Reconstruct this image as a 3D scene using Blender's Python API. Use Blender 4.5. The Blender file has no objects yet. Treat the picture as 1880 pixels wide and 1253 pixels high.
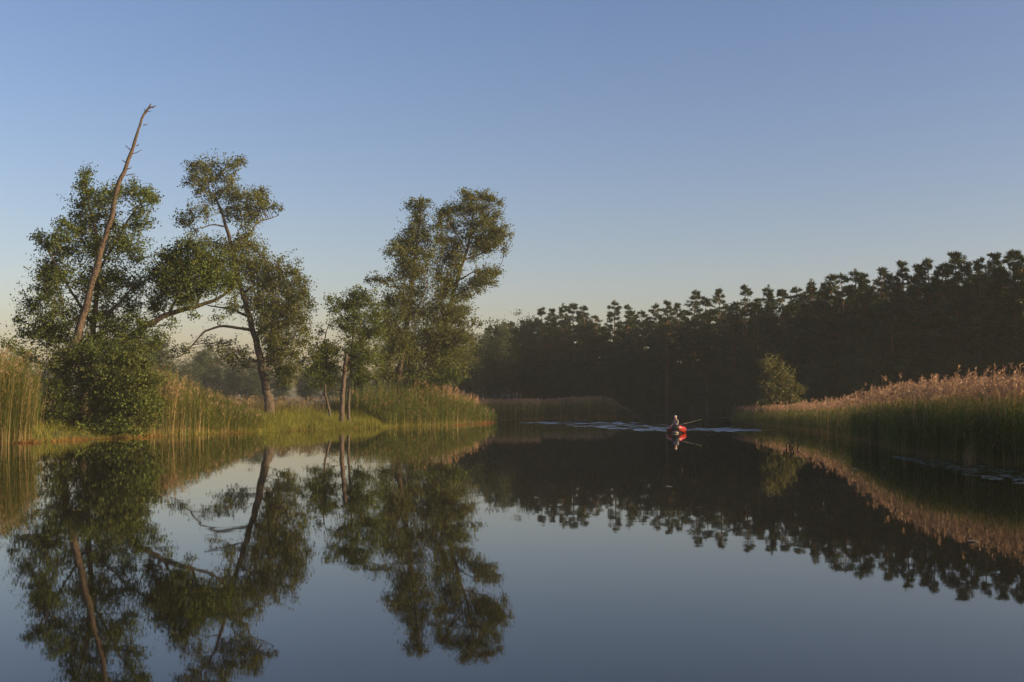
import bpy, math
import numpy as np
from mathutils import Vector, Matrix

# ------------------------------------------------------------------ scene, camera, sky, sun
scn = bpy.context.scene
COL = scn.collection
RNG = np.random.default_rng(11)

CAM_H = 2.4            # metres above the water
FPX = 2016.0           # focal length in photo pixels (photo is 1880 x 1253)
HORIZON = 735.0
TILT = math.atan((HORIZON - 626.5) / FPX)

cam_d = bpy.data.cameras.new("camera")
cam_d.sensor_width = 36.0
cam_d.lens = FPX / 1880.0 * 36.0
cam_d.clip_start = 0.1
cam_d.clip_end = 3000.0
cam = bpy.data.objects.new("camera", cam_d)
cam.location = (0, 0, CAM_H)
cam.rotation_euler = (math.pi / 2 + TILT, 0, 0)
COL.objects.link(cam)
scn.camera = cam

SUN_ELEV = math.radians(12.0)
SUN_BACK = math.radians(19.0)      # how far behind the right-hand side the sun stands
TO_SUN = Vector((math.cos(SUN_ELEV) * math.cos(SUN_BACK), -math.cos(SUN_ELEV) * math.sin(SUN_BACK), math.sin(SUN_ELEV)))

world = bpy.data.worlds.new("World")
scn.world = world
world.use_nodes = True
wn = world.node_tree.nodes
wl = world.node_tree.links
bg = wn["Background"]
sky = wn.new("ShaderNodeTexSky")
sky.sky_type = 'NISHITA'
sky.sun_disc = False
sky.sun_elevation = SUN_ELEV
sky.sun_rotation = math.pi / 2 + SUN_BACK
sky.altitude = 100
sky.air_density = 1.1
sky.dust_density = 2.0
sky.ozone_density = 2.0
tint = wn.new("ShaderNodeMix")          # even white-balance of the whole sky
tint.data_type = 'RGBA'
tint.blend_type = 'MULTIPLY'
tint.inputs[0].default_value = 1.0
tint.inputs[7].default_value = (1.09, 0.915, 0.98, 1)
wl.new(sky.outputs[0], tint.inputs[6])
sat = wn.new("ShaderNodeHueSaturation")
sat.inputs["Saturation"].default_value = 1.18
wl.new(tint.outputs[2], sat.inputs["Color"])
wl.new(sat.outputs[0], bg.inputs[0])
bg.inputs[1].default_value = 0.111

sun_d = bpy.data.lights.new("sun", 'SUN')
sun_d.energy = 5.0
sun_d.angle = math.radians(0.6)
sun_d.color = (1.0, 0.74, 0.42)
sun = bpy.data.objects.new("sun", sun_d)
sun.rotation_euler = (-TO_SUN).to_track_quat('-Z', 'Y').to_euler()
sun.location = (80, -40, 60)
COL.objects.link(sun)

scn.view_settings.view_transform = 'Standard'
scn.view_settings.look = 'None'
scn.view_settings.exposure = 0.77
scn.view_settings.gamma = 1.0
scn.view_settings.use_curve_mapping = False
scn.render.engine = 'CYCLES'
scn.cycles.use_denoising = True
scn.cycles.max_bounces = 6
scn.cycles.diffuse_bounces = 2
scn.cycles.glossy_bounces = 3
scn.cycles.transmission_bounces = 3
scn.cycles.volume_bounces = 0
scn.cycles.transparent_max_bounces = 4
scn.cycles.caustics_reflective = False
scn.cycles.caustics_refractive = False

# ------------------------------------------------------------------ helpers
CT, ST = math.cos(TILT), math.sin(TILT)

def P(px, py, D):
    """the point of the place seen at photo pixel (px, py), D metres ahead of the camera"""
    u = (px - 940.0) / FPX
    v = (626.5 - py) / FPX
    fy, fz = CT - v * ST, ST + v * CT
    k = D / fy
    return np.array((u * k, D, CAM_H + fz * k))

def W(px, py):
    """the point of the water surface (z = 0) seen at photo pixel (px, py)"""
    u = (px - 940.0) / FPX
    v = (626.5 - py) / FPX
    fy, fz = CT - v * ST, ST + v * CT
    k = -CAM_H / fz
    return np.array((u * k, fy * k))

def unit(a):
    return a / np.maximum(np.linalg.norm(a, axis=-1, keepdims=True), 1e-9)

class Geo:
    def __init__(self):
        self.v, self.f, self.n = [], [], 0
    def add(self, V, F, mat=0):
        V = np.asarray(V, float).reshape(-1, 3)
        F = np.asarray(F, int)
        self.v.append(V)
        self.f.append((F + self.n, mat))
        self.n += len(V)
    def mesh(self, name, mats, smooth=False):
        me = bpy.data.meshes.new(name)
        V = np.concatenate(self.v) if self.v else np.zeros((0, 3))
        loops = np.concatenate([f.reshape(-1) for f, m in self.f])
        tot = np.concatenate([np.full(len(f), f.shape[1]) for f, m in self.f])
        mi = np.concatenate([np.full(len(f), m) for f, m in self.f])
        me.vertices.add(len(V))
        me.vertices.foreach_set("co", V.astype(np.float32).ravel())
        me.loops.add(len(loops))
        me.loops.foreach_set("vertex_index", loops.astype(np.int32))
        me.polygons.add(len(tot))
        me.polygons.foreach_set("loop_start", (np.cumsum(tot) - tot).astype(np.int32))
        me.polygons.foreach_set("loop_total", tot.astype(np.int32))
        for m in mats:
            me.materials.append(m)
        me.polygons.foreach_set("material_index", mi.astype(np.int32))
        me.polygons.foreach_set("use_smooth", np.full(len(tot), smooth))
        me.update(calc_edges=True)
        me.validate()
        return me
    def build(self, name, mats, parent=None, smooth=False, loc=None):
        if not isinstance(mats, (list, tuple)):
            mats = [mats]
        return link(name, self.mesh(name, mats, smooth), parent, loc)

def link(name, data, parent=None, loc=None):
    o = bpy.data.objects.new(name, data)
    COL.objects.link(o)
    if parent is not None:
        o.parent = parent
    if loc is not None:
        o.location = loc
    return o

def tag(o, label=None, cat=None, group=None, kind=None):
    if label: o["label"] = label
    if cat: o["category"] = cat
    if group: o["group"] = group
    if kind: o["kind"] = kind
    return o

def thing(name, label, cat, loc=(0, 0, 0), rz=0.0, group=None):
    o = link(name, None, None, loc)
    o.empty_display_size = 0.3
    o.rotation_euler = (0, 0, rz)
    return tag(o, label, cat, group)

def copy_tree(o, parent=None):
    c = o.copy()
    COL.objects.link(c)
    c.parent = parent
    for ch in o.children:
        copy_tree(ch, c)
    return c

def smooth_path(pts, n):
    """Catmull-Rom through the points, last column(s) interpolated too"""
    pts = np.asarray(pts, float)
    if len(pts) == 2:
        t = np.linspace(0, 1, n)[:, None]
        return pts[0] * (1 - t) + pts[1] * t
    p = np.vstack([2 * pts[0] - pts[1], pts, 2 * pts[-1] - pts[-2]])
    out = []
    for s in np.linspace(0, len(pts) - 1 - 1e-6, n):
        i = int(s); t = s - i
        a, b, c, d = p[i], p[i + 1], p[i + 2], p[i + 3]
        out.append(0.5 * (2 * b + (c - a) * t + (2 * a - 5 * b + 4 * c - d) * t * t + (3 * b - a - 3 * c + d) * t ** 3))
    return np.array(out)

def tube(geo, pts, rad, sides=8, mat=0, rough=0.0, caps=True):
    pts = np.asarray(pts, float); rad = np.asarray(rad, float)
    n = len(pts)
    T = unit(np.gradient(pts, axis=0))
    ref = np.array((0.0, 1.0, 0.0)) if abs(T[:, 1]).mean() < 0.8 else np.array((1.0, 0, 0))
    A = unit(np.cross(T, ref)); B = np.cross(T, A)
    ang = np.linspace(0, 2 * math.pi, sides, endpoint=False)
    r = rad[:, None] * (1 + rough * RNG.normal(size=(n, sides)))
    V = pts[:, None] + (A[:, None] * np.cos(ang)[None, :, None] + B[:, None] * np.sin(ang)[None, :, None]) * r[:, :, None]
    i = np.arange(n - 1)[:, None]; j = np.arange(sides)[None]
    k = (j + 1) % sides
    F = np.stack([i * sides + j, i * sides + k, (i + 1) * sides + k, (i + 1) * sides + j], -1).reshape(-1, 4)
    base = geo.n
    geo.add(V.reshape(-1, 3), F, mat)
    if caps:
        geo.f.append((np.array([list(range(sides))[::-1]]) + base, mat))
        geo.f.append((np.array([list(range(sides))]) + base + (n - 1) * sides, mat))

def twigs(geo, A, B, C, r0, r1, sides=3, K=4, mat=0):
    """a batch of thin tapering bezier twigs"""
    n = len(A)
    if n == 0: return
    t = np.linspace(0, 1, K)[None, :, None]
    Q = A[:, None] * (1 - t) ** 2 + 2 * B[:, None] * t * (1 - t) + C[:, None] * t * t
    T = unit(np.gradient(Q, axis=1))
    ref = unit(RNG.normal(size=(n, 1, 3)))
    X = unit(np.cross(T, np.broadcast_to(ref, T.shape))); Y = np.cross(T, X)
    r = (np.asarray(r0).reshape(-1, 1) * (1 - t[:, :, 0]) + np.asarray(r1).reshape(-1, 1) * t[:, :, 0])
    ang = np.linspace(0, 2 * math.pi, sides, endpoint=False)
    V = Q[:, :, None] + (X[:, :, None] * np.cos(ang)[None, None, :, None] + Y[:, :, None] * np.sin(ang)[None, None, :, None]) * r[:, :, None, None]
    o = (np.arange(n) * K * sides)[:, None, None]
    i = np.arange(K - 1)[None, :, None]; j = np.arange(sides)[None, None]
    k = (j + 1) % sides
    F = np.stack([o + i * sides + j, o + i * sides + k, o + (i + 1) * sides + k, o + (i + 1) * sides + j], -1).reshape(-1, 4)
    geo.add(V.reshape(-1, 3), F, mat)

def leaves(geo, C, d, nrm, L, Wd, mat=0, fold=0.12):
    """a batch of folded leaf quads"""
    n = len(C)
    if n == 0: return
    s = unit(np.cross(d, nrm))
    nn = np.cross(s, d)
    L = np.broadcast_to(np.asarray(L, float).reshape(-1, 1), (n, 1)); Wd = np.broadcast_to(np.asarray(Wd, float).reshape(-1, 1), (n, 1))
    V = np.stack([C, C + d * L * .5 + s * Wd * .5 + nn * L * fold, C + d * L, C + d * L * .5 - s * Wd * .5 + nn * L * fold], 1)
    F = (np.arange(n) * 4)[:, None] + np.arange(4)[None]
    geo.add(V.reshape(-1, 3), F, mat)

def ribbons(geo, base, tip, bow, width, side, K=4, mat=0, w_end=0.15):
    """a batch of bent ribbons from base to tip (bow: offset of the middle)"""
    n = len(base)
    if n == 0: return
    t = np.linspace(0, 1, K)[None, :, None]
    mid = (base + tip) / 2 + bow
    Q = base[:, None] * (1 - t) ** 2 + 2 * mid[:, None] * t * (1 - t) + tip[:, None] * t * t
    w = np.asarray(width, float).reshape(-1, 1, 1) * (1 - (1 - w_end) * t ** 2)
    V = np.stack([Q - side[:, None] * w / 2, Q + side[:, None] * w / 2], 2)
    o = (np.arange(n) * K * 2)[:, None]
    i = np.arange(K - 1)[None] * 2
    F = np.stack([o + i, o + i + 1, o + i + 3, o + i + 2], -1).reshape(-1, 4)
    geo.add(V.reshape(-1, 3), F, mat)

def rand_dir(n):
    return unit(RNG.normal(size=(n, 3)))

def hdir(n):
    a = RNG.uniform(0, 2 * math.pi, n)
    return np.stack([np.cos(a), np.sin(a), np.zeros(n)], -1)

# ------------------------------------------------------------------ materials
def new_mat(name):
    m = bpy.data.materials.new(name)
    m.use_nodes = True
    nt = m.node_tree
    for n in list(nt.nodes):
        nt.nodes.remove(n)
    out = nt.nodes.new("ShaderNodeOutputMaterial")
    return m, nt, out

def leaf_mat(name, c0, c1, trans=0.35, rough=0.55, tc=None):
    m, nt, out = new_mat(name)
    N, Lk = nt.nodes, nt.links
    g = N.new("ShaderNodeNewGeometry")
    ramp = N.new("ShaderNodeMix"); ramp.data_type = 'RGBA'
    Lk.new(g.outputs["Random Per Island"], ramp.inputs[0])
    ramp.inputs[6].default_value = (*c0, 1); ramp.inputs[7].default_value = (*c1, 1)
    noise = N.new("ShaderNodeTexNoise"); noise.inputs["Scale"].default_value = 0.35; noise.inputs["Detail"].default_value = 3
    co = N.new("ShaderNodeTexCoord"); Lk.new(co.outputs["Object"], noise.inputs["Vector"])
    hv = N.new("ShaderNodeHueSaturation")
    mr = N.new("ShaderNodeMapRange"); mr.inputs[1].default_value = 0.3; mr.inputs[2].default_value = 0.7; mr.inputs[3].default_value = 0.72; mr.inputs[4].default_value = 1.3
    Lk.new(noise.outputs[0], mr.inputs[0]); Lk.new(mr.outputs[0], hv.inputs["Value"]); Lk.new(ramp.outputs[2], hv.inputs["Color"])
    p = N.new("ShaderNodeBsdfPrincipled")
    p.inputs["Roughness"].default_value = rough
    p.inputs["Specular IOR Level"].default_value = 0.25
    Lk.new(hv.outputs[0], p.inputs["Base Color"])
    tr = N.new("ShaderNodeBsdfTranslucent")
    h2 = N.new("ShaderNodeMix"); h2.data_type = 'RGBA'; h2.blend_type = 'MULTIPLY'; h2.inputs[0].default_value = 1
    Lk.new(hv.outputs[0], h2.inputs[6]); h2.inputs[7].default_value = (*(tc or (1.5, 1.3, 0.6)), 1)
    Lk.new(h2.outputs[2], tr.inputs[0])
    mx = N.new("ShaderNodeMixShader"); mx.inputs[0].default_value = trans
    Lk.new(p.outputs[0], mx.inputs[1]); Lk.new(tr.outputs[0], mx.inputs[2])
    Lk.new(mx.outputs[0], out.inputs[0])
    return m

def bark_mat(name, c0, c1, scale=6.0, stretch=0.25, bump=0.6):
    m, nt, out = new_mat(name)
    N, Lk = nt.nodes, nt.links
    co = N.new("ShaderNodeTexCoord"); mp = N.new("ShaderNodeMapping")
    mp.inputs["Scale"].default_value = (1, 1, stretch)
    Lk.new(co.outputs["Object"], mp.inputs[0])
    nz = N.new("ShaderNodeTexNoise"); nz.inputs["Scale"].default_value = scale; nz.inputs["Detail"].default_value = 6; nz.inputs["Roughness"].default_value = 0.65
    Lk.new(mp.outputs[0], nz.inputs["Vector"])
    r = N.new("ShaderNodeValToRGB")
    r.color_ramp.elements[0].position = 0.35; r.color_ramp.elements[0].color = (*c0, 1)
    r.color_ramp.elements[1].position = 0.68; r.color_ramp.elements[1].color = (*c1, 1)
    Lk.new(nz.outputs[0], r.inputs[0])
    b = N.new("ShaderNodeBump"); b.inputs["Strength"].default_value = bump; b.inputs["Distance"].default_value = 0.03
    Lk.new(nz.outputs[0], b.inputs["Height"])
    p = N.new("ShaderNodeBsdfPrincipled"); p.inputs["Roughness"].default_value = 0.85
    Lk.new(r.outputs[0], p.inputs["Base Color"]); Lk.new(b.outputs[0], p.inputs["Normal"])
    Lk.new(p.outputs[0], out.inputs[0])
    return m

def plain_mat(name, c, rough=0.6, spec=0.4, var=0.12, scale=8.0):
    m, nt, out = new_mat(name)
    N, Lk = nt.nodes, nt.links
    co = N.new("ShaderNodeTexCoord")
    nz = N.new("ShaderNodeTexNoise"); nz.inputs["Scale"].default_value = scale; nz.inputs["Detail"].default_value = 4
    Lk.new(co.outputs["Object"], nz.inputs["Vector"])
    mr = N.new("ShaderNodeMapRange"); mr.inputs[3].default_value = 1 - var * 2; mr.inputs[4].default_value = 1 + var * 2
    Lk.new(nz.outputs[0], mr.inputs[0])
    hv = N.new("ShaderNodeHueSaturation"); hv.inputs["Color"].default_value = (*c, 1)
    Lk.new(mr.outputs[0], hv.inputs["Value"])
    p = N.new("ShaderNodeBsdfPrincipled"); p.inputs["Roughness"].default_value = rough; p.inputs["Specular IOR Level"].default_value = spec
    Lk.new(hv.outputs[0], p.inputs["Base Color"])
    Lk.new(p.outputs[0], out.inputs[0])
    return m

M_ALDER = leaf_mat("alder_leaves", (0.044, 0.078, 0.013), (0.112, 0.138, 0.026), 0.36)
M_ALDER2 = leaf_mat("olive_alder_leaves", (0.052, 0.075, 0.017), (0.128, 0.138, 0.034), 0.36)
M_SHRUB = leaf_mat("shrub_leaves", (0.040, 0.068, 0.012), (0.110, 0.135, 0.024), 0.34)
M_FARLEAF = leaf_mat("far_tree_leaves", (0.030, 0.045, 0.016), (0.055, 0.070, 0.024), 0.2)
M_PINE = leaf_mat("pine_needles", (0.024, 0.039, 0.014), (0.050, 0.068, 0.022), 0.08, tc=(1.2, 1.1, .7))
M_BARK = bark_mat("alder_bark", (0.024, 0.020, 0.015), (0.115, 0.086, 0.060), 9.0, 0.45, 1.0)
M_SNAG = bark_mat("dead_wood", (0.022, 0.018, 0.014), (0.125, 0.086, 0.060), 8.0, 0.45, 1.0)
M_PINEBARK = bark_mat("pine_bark", (0.06, 0.035, 0.022), (0.20, 0.095, 0.048), 5.0, 0.4)
M_PINEBARKLOW = bark_mat("pine_bark_low", (0.05, 0.035, 0.026), (0.12, 0.08, 0.055), 5.0, 0.3)
M_REEDG = leaf_mat("green_reed", (0.050, 0.088, 0.014), (0.140, 0.165, 0.034), 0.36)
M_REEDT = leaf_mat("dry_reed", (0.22, 0.145, 0.060), (0.42, 0.29, 0.135), 0.2, tc=(1, .9, .7))
M_PLUME = leaf_mat("reed_plume", (0.25, 0.152, 0.088), (0.43, 0.280, 0.165), 0.25, tc=(1, .9, .8))
M_RUST = leaf_mat("rusty_reed_litter", (0.16, 0.070, 0.022), (0.36, 0.18, 0.055), 0.2, tc=(1, .9, .7))
M_GRASS = leaf_mat("bank_grass", (0.080, 0.120, 0.014), (0.250, 0.225, 0.045), 0.40)
M_GRASSDRY = leaf_mat("grass_heads", (0.10, 0.095, 0.035), (0.22, 0.17, 0.075), 0.25, tc=(1, .9, .7))

# water: clear dielectric over dark peaty depth, very faint ripples
def water_mat():
    m, nt, out = new_mat("river_water")
    N, Lk = nt.nodes, nt.links
    co = N.new("ShaderNodeTexCoord")
    p = N.new("ShaderNodeBsdfPrincipled")
    p.inputs["Base Color"].default_value = (0.010, 0.010, 0.007, 1)
    p.inputs["Roughness"].default_value = 0.02
    p.inputs["IOR"].default_value = 1.333
    hs = None
    for sx, sy, sc, amp in ((0.5, 1.0, 1.0, 0.0009), (0.55, 1.0, 3.0, 0.00018), (0.4, 1.0, 0.28, 0.0020)):
        mp = N.new("ShaderNodeMapping"); mp.inputs["Scale"].default_value = (sx, sy, 1); mp.inputs["Rotation"].default_value = (0, 0, 0.25)
        Lk.new(co.outputs["Object"], mp.inputs[0])
        nz = N.new("ShaderNodeTexNoise"); nz.inputs["Scale"].default_value = sc; nz.inputs["Detail"].default_value = 1.5
        Lk.new(mp.outputs[0], nz.inputs["Vector"])
        mu = N.new("ShaderNodeMath"); mu.operation = 'MULTIPLY'; mu.inputs[1].default_value = amp
        Lk.new(nz.outputs[0], mu.inputs[0])
        if hs is None:
            hs = mu
        else:
            ad = N.new("ShaderNodeMath"); ad.operation = 'ADD'
            Lk.new(hs.outputs[0], ad.inputs[0]); Lk.new(mu.outputs[0], ad.inputs[1]); hs = ad
    b = N.new("ShaderNodeBump"); b.inputs["Strength"].default_value = 1.0; b.inputs["Distance"].default_value = 1.0
    Lk.new(hs.outputs[0], b.inputs["Height"])
    Lk.new(b.outputs[0], p.inputs["Normal"])
    Lk.new(p.outputs[0], out.inputs[0])
    return m
M_WATER = water_mat()

def ground_mat():
    m, nt, out = new_mat("bank_earth")
    N, Lk = nt.nodes, nt.links
    co = N.new("ShaderNodeTexCoord")
    nz = N.new("ShaderNodeTexNoise"); nz.inputs["Scale"].default_value = 0.5; nz.inputs["Detail"].default_value = 8; nz.inputs["Roughness"].default_value = 0.7
    Lk.new(co.outputs["Object"], nz.inputs["Vector"])
    r = N.new("ShaderNodeValToRGB")
    r.color_ramp.elements[0].position = 0.35; r.color_ramp.elements[0].color = (0.045, 0.050, 0.016, 1)
    r.color_ramp.elements[1].position = 0.7; r.color_ramp.elements[1].color = (0.085, 0.078, 0.028, 1)
    Lk.new(nz.outputs[0], r.inputs[0])
    p = N.new("ShaderNodeBsdfPrincipled"); p.inputs["Roughness"].default_value = 0.95
    Lk.new(r.outputs[0], p.inputs["Base Color"])
    Lk.new(p.outputs[0], out.inputs[0])
    return m
M_GROUND = ground_mat()

# ------------------------------------------------------------------ shoreline
LEFT_PX = [(0, 815), (60, 813), (120, 810), (200, 806), (300, 801), (380, 797), (450, 795), (540, 791), (600, 788), (660, 786), (760, 783), (840, 781), (890, 778), (915, 775)]
RIGHT_PX = [(1338, 777), (1400, 783), (1450, 789), (1500, 797), (1560, 809), (1600, 818), (1650, 832), (1700, 842), (1760, 848), (1820, 855), (1880, 861), (1960, 872), (2100, 895)]
LEFT = [(-110.0, 38.0), (-62.0, 48.0)] + [tuple(W(*p)) for p in LEFT_PX]
RIGHT = [tuple(W(*p)) for p in RIGHT_PX]
FAR = [(-2.6, 127.0), (-5.0, 134.0), (-2.0, 140.0), (4.0, 144.0), (10.0, 150.0), (16.5, 158.0), (22.0, 164.0), (25.5, 158.0), (26.0, 146.0), (25.0, 128.0)]
NEAR = [(34.0, 20.0), (26.0, 8.0), (10.0, 4.0), (0.0, 2.6), (-30.0, 4.0), (-110.0, 10.0)]
RIVER = np.array(LEFT + FAR + RIGHT + NEAR)

def seg_dist(X, poly, closed=True):
    n = len(poly)
    best = np.full(len(X), 1e9)
    for i in range(n if closed else n - 1):
        a, b = poly[i], poly[(i + 1) % n]
        ab = b - a
        t = np.clip(((X - a) @ ab) / max(ab @ ab, 1e-9), 0, 1)
        best = np.minimum(best, np.linalg.norm(X - a - t[:, None] * ab, axis=1))
    return best

def inside(X, poly):
    n = len(poly); r = np.zeros(len(X), bool)
    j = n - 1
    for i in range(n):
        a, b = poly[i], poly[j]
        c = ((a[1] > X[:, 1]) != (b[1] > X[:, 1]))
        with np.errstate(divide='ignore', invalid='ignore'):
            xx = (b[0] - a[0]) * (X[:, 1] - a[1]) / (b[1] - a[1]) + a[0]
        r ^= c & (X[:, 0] < xx)
        j = i
    return r

def land_dist(X):
    X = np.asarray(X, float).reshape(-1, 2)
    d = seg_dist(X, RIVER)
    return np.where(inside(X, RIVER), -d, d)

def wobble(x, y):
    return (np.sin(x * .31 + y * .17) + np.sin(x * .13 - y * .23 + 1.3) + .6 * np.sin(x * .71 + y * .53 + 2) + .5 * np.sin(x * .97 - y * .61)) / 3.1

FXS, FDS = [840, 960, 1125, 1330, 1600, 1880, 2100], [168, 180, 172, 150, 114, 105, 100]
def ground_z(X):
    X = np.asarray(X, float).reshape(-1, 2)
    d = land_dist(X)
    # left meadow climbs to about 1.6 m, the right shore stays low, the forest floor is a metre up
    left = np.clip((-X[:, 0] + 20 - (X[:, 1] - 60) * .05) / 30, 0, 1)
    top = 0.35 + 1.15 * left + 0.8 * np.clip((X[:, 1] - 150) / 40, 0, 1)
    top = np.where(X[:, 1] < 15, 0.75, top)
    # unseen rise added under the wood as a dark backdrop closing sky gaps
    FX = np.array([P(a, 735, b)[0] for a, b in zip(FXS, FDS)]); FY = np.array(FDS, float)
    behind = X[:, 1] - np.interp(X[:, 0], FX, FY, left=168, right=100)
    top = top + np.where(X[:, 0] > -12, 5.0, 0.0) * np.clip((behind - 6) / 34, 0, 1)
    rise = top * (1 - np.exp(-np.maximum(d, 0) / 5.5)) - 0.12
    z = np.where(d > 0, rise + 0.12 * wobble(X[:, 0], X[:, 1]) * np.clip(d / 4, 0, 1), np.maximum(-1.4, -0.12 + d * 0.25))
    return z

def graded(fine0, fine1, step, lo, hi, grow=1.18):
    a = list(np.arange(fine0, fine1 + step * .5, step))
    s, x = step, a[-1]
    while x < hi:
        s *= grow; x = min(x + s, hi); a.append(x)
    s, x = step, a[0]
    b = []
    while x > lo:
        s *= grow; x = max(x - s, lo); b.append(x)
    return np.array(b[::-1] + a)

def grid_mesh(xs, ys, zf):
    X, Y = np.meshgrid(xs, ys)
    pts = np.stack([X.ravel(), Y.ravel()], -1)
    Z = zf(pts)
    g = Geo()
    nx, ny = len(xs), len(ys)
    i = np.arange(ny - 1)[:, None]; j = np.arange(nx - 1)[None]
    F = np.stack([i * nx + j, i * nx + j + 1, (i + 1) * nx + j + 1, (i + 1) * nx + j], -1).reshape(-1, 4)
    g.add(np.column_stack([pts, Z]), F)
    return g

EXT = 420.0
g = grid_mesh(graded(-64, 64, 1.0, -EXT, EXT), graded(0, 190, 1.0, -60, EXT), ground_z)
tag(g.build("ground", M_GROUND, smooth=True), kind="structure")

# water sheet, with the boat's wake as real waves
BOAT = W(1243, 795)
WAKE_PX = [(918, 774.5), (990, 772), (1060, 771), (1130, 772.5), (1200, 777), (1245, 781), (1290, 782.5), (1370, 786), (1447, 789.6), (1380, 793), (1300, 795), (1262, 796.5), (1232, 796.5), (1180, 792), (1110, 788), (1040, 783), (980, 779)]
WAKE = np.array([W(*p) for p in WAKE_PX])

def water_z(X):
    z = np.zeros(len(X))
    near = (X[:, 0] > -8) & (X[:, 0] < 30) & (X[:, 1] > 74) & (X[:, 1] < 150)
    Q = X[near]
    d = seg_dist(Q, WAKE)
    d = np.where(inside(Q, WAKE), d, -d)
    m = np.clip((d + 0.6) / 2.4, 0, 1); m = m * m * (3 - 2 * m)
    r = Q - BOAT
    s = np.zeros(len(Q))
    rg = np.random.default_rng(5)
    for k in range(14):
        a = math.radians(98 + rg.uniform(-26, 26))
        lam = rg.uniform(0.55, 2.3)
        kk = 2 * math.pi / lam
        ph = rg.uniform(0, 6.28)
        wob = 0.35 * np.sin(r[:, 0] * .45 + k) + .25 * np.sin(r[:, 0] * 1.1 + r[:, 1] * .2 + 2 * k)
        s += lam * 0.016 * np.sin(kk * (r[:, 0] * math.cos(a) + r[:, 1] * math.sin(a) + wob) + ph)
    patch = np.clip(0.55 + 0.85 * wobble(Q[:, 0] * .7 + 3, Q[:, 1] * 1.9) + .35 * wobble(Q[:, 0] * 2.9, Q[:, 1] * 1.1), 0.42, 1.25)
    z[near] = 0.64 * s * m * patch
    return z
g = grid_mesh(graded(-3, 24, 0.12, -EXT, EXT, 1.25), graded(78, 141, 0.14, -60, EXT, 1.25), water_z)
tag(g.build("water", M_WATER, smooth=True), kind="structure")

# ------------------------------------------------------------------ pine forest
def on_ground(x, y):
    return float(ground_z([(x, y)])[0])

def pine_mesh(seed, H=17.0, crown_from=0.42, rmax=2.3, lean=0.0):
    global RNG
    keep = RNG; RNG = np.random.default_rng(seed)
    tr, low, cr = Geo(), Geo(), Geo()
    zz = np.linspace(0, 1, 12)
    bx = lean * zz ** 2 + .12 * np.sin(zz * 5 + seed); by = .12 * np.sin(zz * 4 + seed * 2)
    path = np.stack([bx, by, zz * H * .97], -1)
    rad = 0.19 * (1 - zz) ** .8 + 0.02
    tube(low, path[:6], rad[:6], 7, 0, .04)
    tube(tr, path[5:], rad[5:], 7, 0, .03)
    A, B, C, S0, S1 = [], [], [], [], []
    z = crown_from * H
    tuf, tdir = [], []
    slope = RNG.uniform(.30, .56)
    top = H * .985
    def at(zh):
        t = min(1.0, zh / (H * .97))
        return np.array((np.interp(t, zz, bx), np.interp(t, zz, by), zh))
    while z < top - .12:
        below = top - z                                  # metres under the tip
        prof = min(below * slope + .10, rmax * (1 - .35 * max(0, (below - H * .38) / (H * .4))))
        wl_ = RNG.uniform(.4, 1.3)
        for b_ in range(int(RNG.integers(3, 6))):
            if RNG.uniform() < .12: continue
            Ln = prof * wl_ * RNG.uniform(.6, 1.2)
            az = RNG.uniform(0, 6.28)
            h = np.array((math.cos(az), math.sin(az), 0)); sd = np.array((-h[1], h[0], 0))
            rise = RNG.uniform(-.05, .22) + .18 * math.exp(-below / 2.0)
            p0 = at(z + RNG.uniform(-.15, .15))
            p2 = p0 + h * Ln + np.array((0, 0, rise * Ln))
            p1 = p0 + h * Ln * .5 + np.array((0, 0, (rise * .5 - .08) * Ln))
            A.append(p0); B.append(p1); C.append(p2)
            ns = max(3, int(Ln * 3.6))
            for q_ in range(ns):
                u = .30 + .70 * (q_ + RNG.uniform(0, 1)) / ns
                st = p0 * (1 - u) ** 2 + 2 * p1 * u * (1 - u) + p2 * u * u
                side = sd * RNG.choice((-1, 1)) * RNG.uniform(.3, 1.0)
                dr = unit(h * RNG.uniform(.4, 1.0) + side + np.array((0, 0, RNG.uniform(.05, .55))))
                en = st + dr * RNG.uniform(.18, .55) * (1.25 - .5 * u) * min(1.0, .45 + Ln * .4)
                S0.append(st); S1.append(en)
                tuf += [en, st * .45 + en * .55]; tdir += [dr, dr]
            tuf.append(p2); tdir.append(unit(p2 - p1))
        z += RNG.uniform(.28, .66) * (1.2 if below > 6 else .9)
    for k_ in range(4):
        tuf.append(at(H * .95) + np.array((RNG.normal() * .06, RNG.normal() * .06, k_ * .16))); tdir.append(np.array((0, 0, 1.0)))
    nb = len(A)
    twigs(tr, np.array(A), np.array(B), np.array(C), np.full(nb, .04), np.full(nb, .012), 4, 4)
    S0, S1 = np.array(S0), np.array(S1)
    twigs(tr, S0, (S0 + S1) / 2, S1, np.full(len(S0), .012), np.full(len(S0), .006), 3, 2)
    n = 9
    c = np.repeat(np.array(tuf), n, 0)
    d = unit(np.repeat(np.array(tdir), n, 0) + RNG.normal(size=(len(c), 3)) * .55 + np.array((0, 0, .18)))
    c = c + RNG.normal(size=c.shape) * np.array((.07, .07, .04))
    leaves(cr, c, d, rand_dir(len(c)), RNG.uniform(.26, .52, len(c)), RNG.uniform(.05, .10, len(c)))
    out = (low.mesh("lower_trunk", [M_PINEBARKLOW], True), tr.mesh("trunk", [M_PINEBARK], True), cr.mesh("crown", [M_PINE]))
    RNG = keep
    return out

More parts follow.
